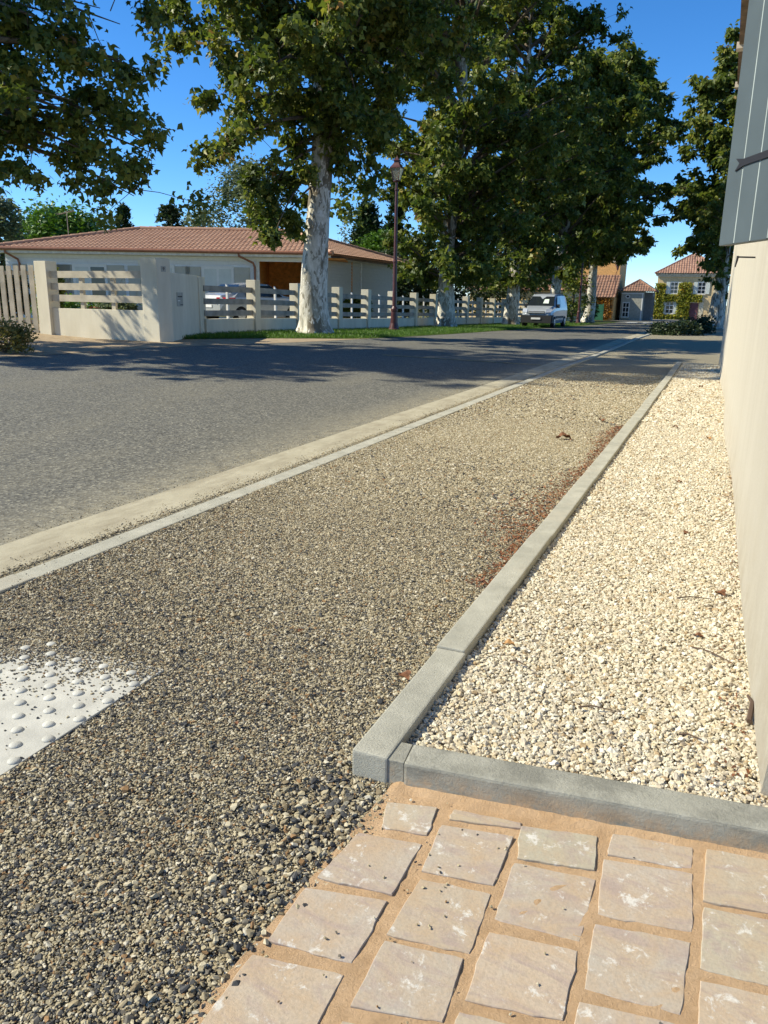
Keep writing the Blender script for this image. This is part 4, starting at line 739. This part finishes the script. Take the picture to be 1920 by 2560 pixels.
# tiled roof: four planes of half-round tiles clipped on the hips
def roof_plane(parent, e0, e1, pk, mat, org, clip, tw=.21, tl=.34, amp=.035, name='roof_tiles'):
    """eave e0->e1, slope rising towards point pk; clip: list of (point, normal) planes keeping the side against the normal"""
    e0, e1, pk = map(np.array, (e0, e1, pk)); u = e1-e0; L = np.linalg.norm(u); u = u/L; v = pk-e0; v = v-u*v.dot(u); Hh = np.linalg.norm(v); v /= Hh; nrm_ = np.cross(u, v); nrm_ = nrm_ if nrm_[2] > 0 else -nrm_
    xs_ = np.arange(0, L+tw/6, tw/6); rows = []
    nc = int(Hh/tl)+2
    V = []; F = []
    for j in range(nc):
        for e, lift in ((0, .028), (1, 0.)):
            t = (j+e)*tl
            for x in xs_: V.append(e0+u*x+v*t+nrm_*(amp*(abs(math.cos(math.pi*x/tw))**.8)+lift))
    n = len(xs_)
    for j in range(2*nc-1):
        for i in range(n-1): F.append((j*n+i, j*n+i+1, (j+1)*n+i+1, (j+1)*n+i))
    bm = bmesh.new(); me = mk('t', V, F); bm.from_mesh(me)
    for p, nn_ in clip: bmesh.ops.bisect_plane(bm, geom=bm.verts[:]+bm.edges[:]+bm.faces[:], plane_co=p, plane_no=nn_, clear_outer=True)
    bmesh.ops.translate(bm, verts=bm.verts, vec=(-org[0], -org[1], -org[2])); me = bpy.data.meshes.new(name); bm.to_mesh(me); bm.free()
    o = new_obj(name, me, mat, parent); o['kind'] = 'stuff'; return o
def hip_roof(parent, c, r0_, r1_, mat, tw=.21, tl=.34, amp=.035, ridge=True, rs=.45):
    """c: eave corners A,B,C,D (A->B front); ridge r0_->r1_ parallel to A->B"""
    A_, B_, C_, D_ = map(lambda p: np.array(p, float), c); r0_, r1_ = np.array(r0_, float), np.array(r1_, float); org = parent.location; cen = (A_+B_+C_+D_)/4
    def cut(p, q, inside):
        d_ = q-p; n_ = np.cross(d_, np.array([0, 0, 1.])); n_ /= np.linalg.norm(n_); n_ = n_ if n_.dot(inside-p) < 0 else -n_; return (tuple(p), tuple(n_))
    mids = {'f': (A_+B_)/2, 'r': (B_+C_)/2, 'b': (C_+D_)/2, 'l': (D_+A_)/2}
    roof_plane(parent, A_, B_, r0_, mat, org, [cut(A_, r0_, mids['f']), cut(B_, r1_, mids['f']), cut(r0_, r1_, mids['f'])], tw, tl, amp)
    roof_plane(parent, C_, D_, r0_, mat, org, [cut(C_, r1_, mids['b']), cut(D_, r0_, mids['b']), cut(r0_, r1_, mids['b'])], tw, tl, amp)
    for (p, q, rr_, k) in ((B_, C_, r1_, 'r'), (D_, A_, r0_, 'l')): roof_plane(parent, p, q, rr_, mat, org, [cut(p, rr_, mids[k]), cut(q, rr_, mids[k])], tw, tl, amp)
    if ridge:
        for p, q in ((r0_, r1_), (A_, r0_), (B_, r1_), (C_, r1_), (D_, r0_)):
            L = np.linalg.norm(q-p); n = max(2, int(L/rs)); dz = np.array([0, 0, .05])
            for k in range(n):
                s0 = p+(q-p)*k/n+dz; s1 = p+(q-p)*min(1, (k+1.06)/n)+dz; m = MB(); m.tube([s0-np.array(org), s1-np.array(org)], [.115, .095], 8); m.obj('ridge_tile', mat, parent)
def Wp(a, zc, z): X, Y = C2S(a, zc); return (X, Y, z)
rf = [Wp(-18.25, 36.98, EV), Wp(-2.55, 36.98, EV), Wp(-2.55+.37*10.9, 36.98+.929*10.9, EV), Wp(-18.25+.37*10.9, 36.98+.929*10.9, EV)]
hip_roof(hs, rf, Wp(-12.65, 42.04, 4.45), Wp(-4.75, 42.04, 4.45), M['tile_salmon'])
# roof aerial
ar = root('tv_aerial', Wp(-16.0, 41.2, 3.9), 'small television aerial standing above the left hip', 'aerial'); m = MB(); m.tube([(0, 0, -.3), (0, 0, 1.3)], .02, 6).obj('mast', M['rail'], ar)
m = MB(); m.tube([(-.6, 0, 1.15), (.5, 0, 1.3)], .012, 5); m.obj('boom', M['rail'], ar)
for k in range(7): x = -.55+k*.16; MB().tube([(x, -.22, 1.16+.02*k), (x, .22, 1.16+.02*k)], .008, 4).obj('element', M['rail'], ar)
# flower pots on the terrace
for k, (px, z) in enumerate([(222, 36.2), (250, 36.0)]):
    b = cp(px, 790, z); pt = root('flower_pot', (b[0], b[1], HG), ['terracotta pot by the open bungalow door', 'terracotta pot right of the open bungalow door'][k], 'flower pot')
    MB().lathe([(.16, 0), (.24, .36), (.26, .36), (.26, .42), (.2, .42)], 14).obj('pot', M['terracotta'], pt)
    r = np.random.default_rng(k); new_obj('plant', leaf_mesh('plant', r.normal(0, .13, (160, 3))+np.array([0, 0, .6]), np.full(160, .12), r.uniform(0, 1, 160), r, 'oval'), M['leaf_pine'], pt)
# ---------------------------------------------------------------- street lamps
def lamp(x, y, h, label):
    z = float(g(x, y)); l = root('street_lamp', (x, y, z), label, 'street lamp', 'burgundy street lamps'); hp = h-.95
    MB().lathe([(.24, -.1), (.24, .06), (.20, .10), (.15, .30), (.125, .75), (.14, .78), (.14, .86), (.10, .92), (.085, .95)], 16).obj('base', M['lamp_paint'], l, smooth=False)
    MB().lathe([(.085, .95), (.078, 2.6), (.09, 2.62), (.09, 2.68), (.07, 2.7), (.055, hp-.3), (.075, hp-.28), (.075, hp-.22), (.045, hp-.2), (.045, hp)], 14).obj('pole', M['lamp_paint'], l)
    la = MB().lathe([(.03, hp), (.12, hp+.03), (.15, hp+.06), (.15, hp+.08), (.02, hp+.08)], 4).obj('lantern_base', M['lamp_paint'], l)
    s0, s1, z0, z1 = .10, .19, hp+.08, hp+.50
    for sx, sy in ((1, 1), (1, -1), (-1, 1), (-1, -1)): MB().tube([(sx*s0, sy*s0, z0), (sx*s1, sy*s1, z1)], .014, 4).obj('lantern_bar', M['lamp_paint'], l)
    for sx, sy in ((1, 0), (-1, 0), (0, 1), (0, -1)):
        t = (-sy, sx); q = [(sx*s0+t[0]*s0, sy*s0+t[1]*s0, z0), (sx*s0-t[0]*s0, sy*s0-t[1]*s0, z0), (sx*s1-t[0]*s1, sy*s1-t[1]*s1, z1), (sx*s1+t[0]*s1, sy*s1+t[1]*s1, z1)]
        o_ = MB(); n_ = np.array([sx, sy, -.2])*.006; o_.hexa([q[0], q[1], tuple(np.array(q[1])-n_), tuple(np.array(q[0])-n_)], [q[3], q[2], tuple(np.array(q[2])-n_), tuple(np.array(q[3])-n_)]); o_.obj('glass_pane', M['lampglass'], l)
    a4 = math.pi/4
    m = MB(); 
    for (r_, zz_) in [(0, 0)]: pass
    prof = [(.30, z1), (.30, z1+.03), (.22, z1+.10), (.13, z1+.20), (.13, z1+.26), (.17, z1+.27), (.17, z1+.29), (.06, z1+.36), (.03, z1+.40), (.012, z1+.46)]
    V = []; F = []; k = 4
    for r_, zz_ in prof:
        for i in range(4): an = a4+i*math.pi/2; V.append((r_*math.cos(an), r_*math.sin(an), zz_))
    for j in range(len(prof)-1):
        for i in range(4): F.append((j*4+i, j*4+(i+1) % 4, (j+1)*4+(i+1) % 4, (j+1)*4+i))
    F += [(3, 2, 1, 0), tuple(range(len(V)-4, len(V)))]; m.add(V, F).obj('lantern_roof', M['lamp_paint'], l)
lamp(-12.19, 29.85, 6.5, 'burgundy street lamp with square lantern on the grass between plane trees')
lamp(-10.2, 62, 6.4, 'burgundy street lamp half hidden in leaves behind the white van')
# ---------------------------------------------------------------- vehicles
def loft(secs):
    """secs: list of (y, [(x,z)...half section from bottom centre up to top centre]) mirrored"""
    V = []; F = []; n = len(secs[0][1]); k = 2*n
    for y, s in secs: V += [(x, y, z) for x, z in s]+[(-x, y, z) for x, z in reversed(s)]
    for j in range(len(secs)-1):
        for i in range(k): F.append((j*k+i, j*k+(i+1) % k, (j+1)*k+(i+1) % k, (j+1)*k+i))
    F += [tuple(range(k))[::-1], tuple(range((len(secs)-1)*k, len(secs)*k))]
    return V, F
def wheel(parent, x, y, r, w, s):
    wr = MB(); prof = [(r*.62, -w/2), (r*.94, -w/2), (r, -w/2+.03), (r, w/2-.03), (r*.94, w/2), (r*.62, w/2)]
    wr.lathe(prof, 20); V = [(s*v[2]+x, v[0]*1.0+y, v[1]+r) for v in wr.V]; o_ = new_obj('wheel', mk('wheel', V, wr.F), M['tyre'], parent)
    rm = MB().lathe([(r*.62, 0), (r*.58, .012), (r*.2, .02), (r*.15, .03)], 16); V = [(s*(v[2]+w/2)+x, v[0]+y, v[1]+r) for v in rm.V]; new_obj('rim', mk('rim', V, rm.F), M['rim'], o_)
vz = float(g(-8.9, 44.5)); van = root('white_van', (-9.55, 46.3, vz), 'white compact panel van with black bumper parked by the verge', 'van', rz=R(-1.5))
# local: front towards -y
def vsec(y, zb, zbelt, zt_, wb, wbelt, wt): return (y, [(0, zb), (wb, zb), (wbelt, zb+.18), (wbelt+.01, zbelt-.15), (wbelt-.015, zbelt), (wt, zt_-.10), (wt-.10, zt_), (0, zt_+.012)])
VS = [vsec(-2.02, .28, .72, .80, .55, .66, .60), vsec(-1.92, .24, .84, .95, .70, .80, .72), vsec(-1.55, .22, .96, 1.06, .78, .855, .76), vsec(-1.12, .22, 1.03, 1.15, .80, .865, .78), vsec(-.52, .22, 1.06, 1.70, .80, .87, .70), vsec(-.25, .22, 1.07, 1.80, .80, .87, .71), vsec(.4, .22, 1.08, 1.83, .80, .87, .72), vsec(1.6, .22, 1.08, 1.83, .80, .87, .72), vsec(1.98, .26, 1.08, 1.78, .78, .86, .71), vsec(2.06, .35, 1.08, 1.68, .72, .83, .68)]
V, F = loft(VS); new_obj('body', mk('body', V, F), M['van_white_shaded'], van)
def panel(parent, name, pts, mat, off=(0, 0, 0), th=.012):
    p = [np.array(q, float)+np.array(off) for q in pts]; n_ = np.cross(p[1]-p[0], p[2]-p[0]); n_ /= np.linalg.norm(n_); n = len(p)
    V = p+[q+n_*th for q in p]; F = [tuple(range(n))[::-1], tuple(range(n, 2*n))]+[(i, (i+1) % n, n+(i+1) % n, n+i) for i in range(n)]; return new_obj(name, mk(name, V, F), mat, parent)
ws = panel(van, 'windscreen', [(-.755, -1.10, 1.15), (.755, -1.10, 1.15), (.64, -.53, 1.66), (-.64, -.53, 1.66)], M['glass'], (0, -.012, .012))
panel(van, 'card', [(.10, -.98, 1.27), (.42, -.98, 1.27), (.38, -.70, 1.50), (.14, -.70, 1.50)], M['sign_card'], (0, -.030, .030), .004)
panel(van, 'bumper', [(-.84, -1.99, .26), (.84, -1.99, .26), (.86, -1.97, .66), (-.86, -1.97, .66)], M['black_plastic'], (0, -.07, 0), .02)
for s in (-1, 1):
    MB().hexa([(s*.60, -2.06, .25), (s*.89, -1.90, .25), (s*.89, -1.62, .25), (s*.60, -1.95, .25)], [(s*.60, -2.06, .67), (s*.885, -1.90, .67), (s*.885, -1.62, .67), (s*.60, -1.95, .67)]).obj('bumper_corner', M['black_plastic'], van)
    h = panel(van, 'headlight', [(s*.50, -1.99, .78), (s*.80, -1.86, .80), (s*.80, -1.70, 1.0), (s*.52, -1.84, .97)][::s], M['lens'], (0, -.05, .015), .03)
    wheel(van, s*.80, -1.32, .30, .19, s); wheel(van, s*.80, 1.36, .30, .19, s)
    panel(van, 'side_window', [(s*.866, -.88, 1.08), (s*.866, .22, 1.10), (s*.745, .22, 1.62), (s*.745, -.46, 1.62)][::s], M['glass'], (s*.012, 0, 0), .01)
    m_ = MB().box(s*.90-.08, s*.90+.10*s if s > 0 else s*.90+.08, -.86, -.72, 1.06, 1.26); m_.obj('mirror', M['black_plastic'], van)
    panel(van, 'side_moulding', [(s*.882, -1.0, .50), (s*.882, 1.0, .50), (s*.882, 1.0, .62), (s*.882, -1.0, .62)][::s], M['black_plastic'], (0, 0, 0), .015)
    MB().tube([(s*.62, -.35, 1.86), (s*.62, 1.6, 1.88)], .018, 6).obj('roof_bar', M['black_plastic'], van)
panel(van, 'grille', [(-.46, -2.03, .75), (.46, -2.03, .75), (.45, -1.93, .86), (-.45, -1.93, .86)], M['black_plastic'], (0, -.035, .01), .02)
for z_ in (.785, .825): panel(van, 'grille_bar', [(-.45, -2.01, z_), (.45, -2.01, z_), (.45, -2.0, z_+.018), (-.45, -2.0, z_+.018)], M['van_white_shaded'], (0, -.06, 0), .01)
panel(van, 'number_plate', [(-.26, -2.0, .44), (.26, -2.0, .44), (.26, -2.0, .54), (-.26, -2.0, .54)], M['white_paint'], (0, -.10, 0), .008)
for y_ in (-.3, .9): MB().tube([(-.62, y_, 1.88), (.62, y_, 1.88)], .018, 6).obj('roof_bar', M['black_plastic'], van)
# silver car in the yard: rear left corner towards us
cx_, cy_ = C2S(-5.25, 31.2); car = root('silver_car', (cx_, cy_, .28), 'silver saloon car parked behind the fence, red tail lamps showing', 'car', rz=HEAD*0+math.atan2(*( (C2S(.62, .78)[1]), C2S(.62, .78)[0]))-math.pi/2)
# local: front towards +y
CS = [vsec(-2.15, .32, .66, .78, .58, .70, .62), vsec(-2.05, .26, .84, .98, .74, .83, .74), vsec(-1.6, .22, .92, 1.06, .78, .87, .76), vsec(-1.0, .2, .93, 1.36, .80, .88, .58), vsec(-.3, .2, .93, 1.46, .80, .88, .58), vsec(.35, .2, .92, 1.42, .80, .88, .58), vsec(1.05, .2, .91, 1.02, .80, .87, .74), vsec(1.8, .24, .80, .90, .76, .83, .70), vsec(2.15, .32, .60, .68, .58, .68, .58)]
V, F = loft(CS); new_obj('body', mk('body', V, F), M['car_silver'], car)
panel(car, 'rear_window', [(-.66, -1.55, 1.06), (-.52, -1.02, 1.36), (.52, -1.02, 1.36), (.66, -1.55, 1.06)][::-1], M['glass'], (0, -.02, .025), .01)
panel(car, 'windscreen', [(-.68, 1.0, 1.03), (.68, 1.0, 1.03), (.52, .38, 1.40), (-.52, .38, 1.40)], M['glass'], (0, .02, .02), .01)
for s in (-1, 1):
    panel(car, 'side_window', [(s*.868, -1.05, .97), (s*.868, .8, .96), (s*.64, .32, 1.36), (s*.64, -.9, 1.34)][::s], M['glass'], (s*.015, 0, 0), .01)
    MB().hexa([(s*.50, -2.20, .70), (s*.895, -1.98, .70), (s*.905, -1.60, .74), (s*.50, -1.95, .74)], [(s*.50, -2.13, .92), (s*.89, -1.95, .92), (s*.90, -1.58, .92), (s*.50, -1.93, .92)]).obj('tail_light', M['red'], car)
    wheel(car, s*.80, -1.30, .31, .2, s); wheel(car, s*.80, 1.32, .31, .2, s)
panel(car, 'number_plate', [(-.26, -2.16, .56), (-.26, -2.16, .66), (.26, -2.16, .66), (.26, -2.16, .56)], M['white_paint'], (0, -.012, 0), .008)
# ---------------------------------------------------------------- far buildings at the end of the street
def bld(name, loc, rz, label): return root(name, (loc[0], loc[1], float(g(*loc))), label, 'house', rz=rz)
def window(parent, x, y, z, w, h, sh, ny=-1, mat_sh='shutter_sage', shut=True):
    f_ = MB().box(x-w/2-.06, x+w/2+.06, y-.05, y+.03, z-.06, z+h+.06).obj('window', M['white_paint'], parent)
    for i in range(2):
        for j in range(3):
            x0 = x-w/2+.04+i*w/2; z0 = z+.04+j*h/3; MB().box(x0, x0+w/2-.08, y-.07, y-.053, z0, z0+h/3-.08).obj('pane', M['glass'], f_)
    if shut:
        for s in (-1, 1):
            a, b = sorted((x+s*(w/2+.08), x+s*(w/2+.08+sh))); MB().box(a, b, y-.09, y-.03, z-.04, z+h+.04).obj('shutter', M[mat_sh], parent)
    MB().box(x-w/2-.1, x+w/2+.1, y-.12, y+.02, z-.17, z-.065).obj('sill', M['stone_pale'], parent)
def vine(parent, rects, mat, seed, n, y, ls=.17):
    r = np.random.default_rng(seed); P = []
    for (x0, x1, z0, z1) in rects:
        k = int(n*(x1-x0)*(z1-z0)); q = np.stack([r.uniform(x0-.12, x1+.12, k), y-np.abs(r.normal(0, .12, k))-.05, r.uniform(z0, z1+.15, k)], 1); P.append(q)
    P = np.concatenate(P); tone = np.clip(r.beta(2, 2.4, len(P))+.22*vnoise(P[:, 0], P[:, 2], 1.8, seed), 0, 1)
    new_obj('creeper', leaf_mesh('creeper', P, ls*np.clip(r.normal(1, .3, len(P)), .5, 1.6), tone, r, droop=.9, up=0), M[mat], parent)
yaw = R(3)
yh = bld('ochre_house', (-8.34, 108.8), yaw, 'ochre two storey house with golden creeper and pale sage shutters')
MB().box(0, 8.2, .0, 8, -.5, 5.6).obj('wall', M['ochre'], yh)
MB().box(5.25, 5.75, -.035, .2, -.4, 5.0).obj('corner_stones', M['stone_pale'], yh)
MB().box(-.1, 8.3, -.16, .0, 5.22, 5.42).obj('cornice', M['stone_pale'], yh); MB().box(-.15, 8.35, -.26, 0, 5.43, 5.60).obj('cornice', M['stone_pale'], yh)
for x, z, w, h in [(2.05, 3.2, .85, 1.35), (5.3, 3.2, .85, 1.35), (1.75, .75, .9, 1.45)]: window(yh, x, 0, z, w, h, .45)
dr = MB().box(4.1, 5.15, -.05, .03, -.4, 2.05).obj('door', M['purple_door'], yh); MB().box(4.0, 5.25, -.06, .02, 2.06, 2.2).obj('lintel', M['stone_pale'], yh)
def vr(r): return r
vine(yh, [(-.1, .95, -.3, 4.3), (.9, 5.4, 2.25, 2.95), (2.75, 4.0, -.3, 4.4), (.9, 2.8, -.3, .5), (4.0, 5.2, 2.25, 2.7)], 'leaf_vine', 70, 420, 0, .2)
oY = float(yh.location[2])
def loc2w(o_, p): c_, s_ = math.cos(o_.rotation_euler[2]), math.sin(o_.rotation_euler[2]); return (p[0]*c_-p[1]*s_, p[0]*s_+p[1]*c_, p[2])
class LocalParent: pass
def local_hip(parent, c, r0_, r1_, mat, **kw):
    loc = parent.location.copy(); parent.location = (0, 0, 0); hip_roof(parent, c, r0_, r1_, mat, **kw); parent.location = loc
local_hip(yh, [(-.4, -.45, 5.6), (8.6, -.45, 5.6), (8.6, 8.4, 5.6), (-.4, 8.4, 5.6)], (3.9, 4, 8.1), (4.3, 4, 8.1), M['tile_red'], tw=.3, tl=.5, amp=.07, rs=.9)
gh = bld('grey_outbuilding', (-10.25, 88.4), R(2), 'small grey rendered outbuilding with brown hip roof and round vent')
MB().box(0, 2.25, 0, 6, -.5, 2.95).obj('wall', M['grey_render'], gh)
MB().box(2.25, 3.1, 1.2, 6, -.5, 2.9).obj('wing', M['slate_wood'], gh)
for k in range(4): MB().box(3.1, 3.13, 1.5+k*1.1, 1.9+k*1.1, .3, 2.5).obj('shutter', M['shutter_grey'], gh)
window(gh, .55, 0, .35, .62, 1.45, .1, shut=False)
for x0, x1, z0, z1 in [(0, 2.25, 2.68, 2.80), (2.06, 2.18, -.4, 2.68)]: MB().box(x0, x1, -.03, .0, z0, z1).obj('trim', M['white_paint'], gh)
MB().box(1.0, 2.03, -.025, 0, -.4, 2.66).obj('big_door', M['grey_render'], gh)
V = [];
for r_, y_ in ((.24, -.04), (.24, .0), (.14, .0), (.14, -.04)):
    for i in range(16): a = i*math.pi/8; V.append((.65+r_*math.cos(a), y_, 2.42+r_*.8*math.sin(a)))
F = [(j*16+i, j*16+(i+1) % 16, ((j+1) % 4)*16+(i+1) % 16, ((j+1) % 4)*16+i) for j in range(4) for i in range(16)]
ov = new_obj('round_vent', mk('round_vent', V, F), M['white_paint'], gh); new_obj('vent_hole', mk('vent_hole', [(.65+.14*math.cos(i*math.pi/8), -.012, 2.42+.112*math.sin(i*math.pi/8)) for i in range(16)], [tuple(range(16))]), M['print'], ov)
local_hip(gh, [(3.4, -.3, 2.95), (3.4, 6.3, 2.95), (-.25, 6.3, 2.95), (-.25, -.3, 2.95)], (1.575, 1.6, 4.1), (1.575, 4.4, 4.1), M['tile_old'], tw=.26, tl=.45, amp=.05, rs=.9)
oh = bld('orange_house', (-13.9, 86.5), R(0), 'orange rendered house with old tiled lean-to and rusty creeper')
MB().box(0, 3.15, 0, 9, -.5, 2.3).obj('wall', M['orange_render'], oh); MB().box(-1.5, 3.1, 3.2, 9, 2.3, 6.6).obj('upper_wall', M['orange_render'], oh)
MB().box(2.3, 2.9, 3.1, 3.3, 5.9, 6.7).obj('chimney', M['block_pale'], oh)
loc = oh.location.copy(); oh.location = (0, 0, 0); roof_plane(oh, (-2.2, -.4, 2.25), (3.3, -.4, 2.25), (-2.2, 3.2, 4.55), M['tile_old'], (0, 0, 0), [((0, 3.2, 0), (0, 1, 0))], tw=.3, tl=.5, amp=.07); oh.location = loc
MB().box(-1.7, 3.3, 3.0, 9.2, 6.61, 6.8).obj('roof', M['tile_old'], oh)
vine(oh, [(-2, 2.9, .2, 2.1)], 'leaf_rust', 71, 210, -.05, .2)
gp = root('green_panel_gate', (-13.1, 82.4, float(g(-13, 82.4))), 'green meshed panel gate below the rusty creeper', 'gate'); MB().box(.55, 1.85, 0, .05, .02, 1.55).obj('mesh_panel', M['green_mesh'], gp)
for x in (.5, 1.9): MB().box(x-.04, x+.04, -.02, .07, -.2, 1.65).obj('post', M['green_mesh'], gp)
wlp = root('wall_lantern', (-10.66, 86.45, float(g(-11, 86.5))+5.0), 'small burgundy wall lantern on the orange house corner', 'wall lantern'); MB().lathe([(.08, 0), (.16, .4), (.26, .42), (.10, .65), (.02, .72)], 4).obj('lantern', M['lamp_paint'], wlp); MB().tube([(-.1, 0, -.25), (0, 0, -.1), (0, 0, .02)], .025, 6).obj('bracket', M['lamp_paint'], wlp); MB().tube([(-.12, .1, -2.6), (-.12, .1, -.2)], .03, 6).obj('conduit', M['lamp_paint'], wlp)
nh = bld('tiled_cottage', (-22.5, 74), R(-10), 'cottage with brown tiled roof glimpsed through leaves behind the van'); MB().box(0, 9, 0, 7, -.5, 2.6).obj('wall', M['ochre'], nh)
local_hip(nh, [(-.4, -.4, 2.6), (9.4, -.4, 2.6), (9.4, 7.4, 2.6), (-.4, 7.4, 2.6)], (3.5, 3.5, 5.0), (6, 3.5, 5.0), M['tile_red'], tw=.3, tl=.5, amp=.07, ridge=False)
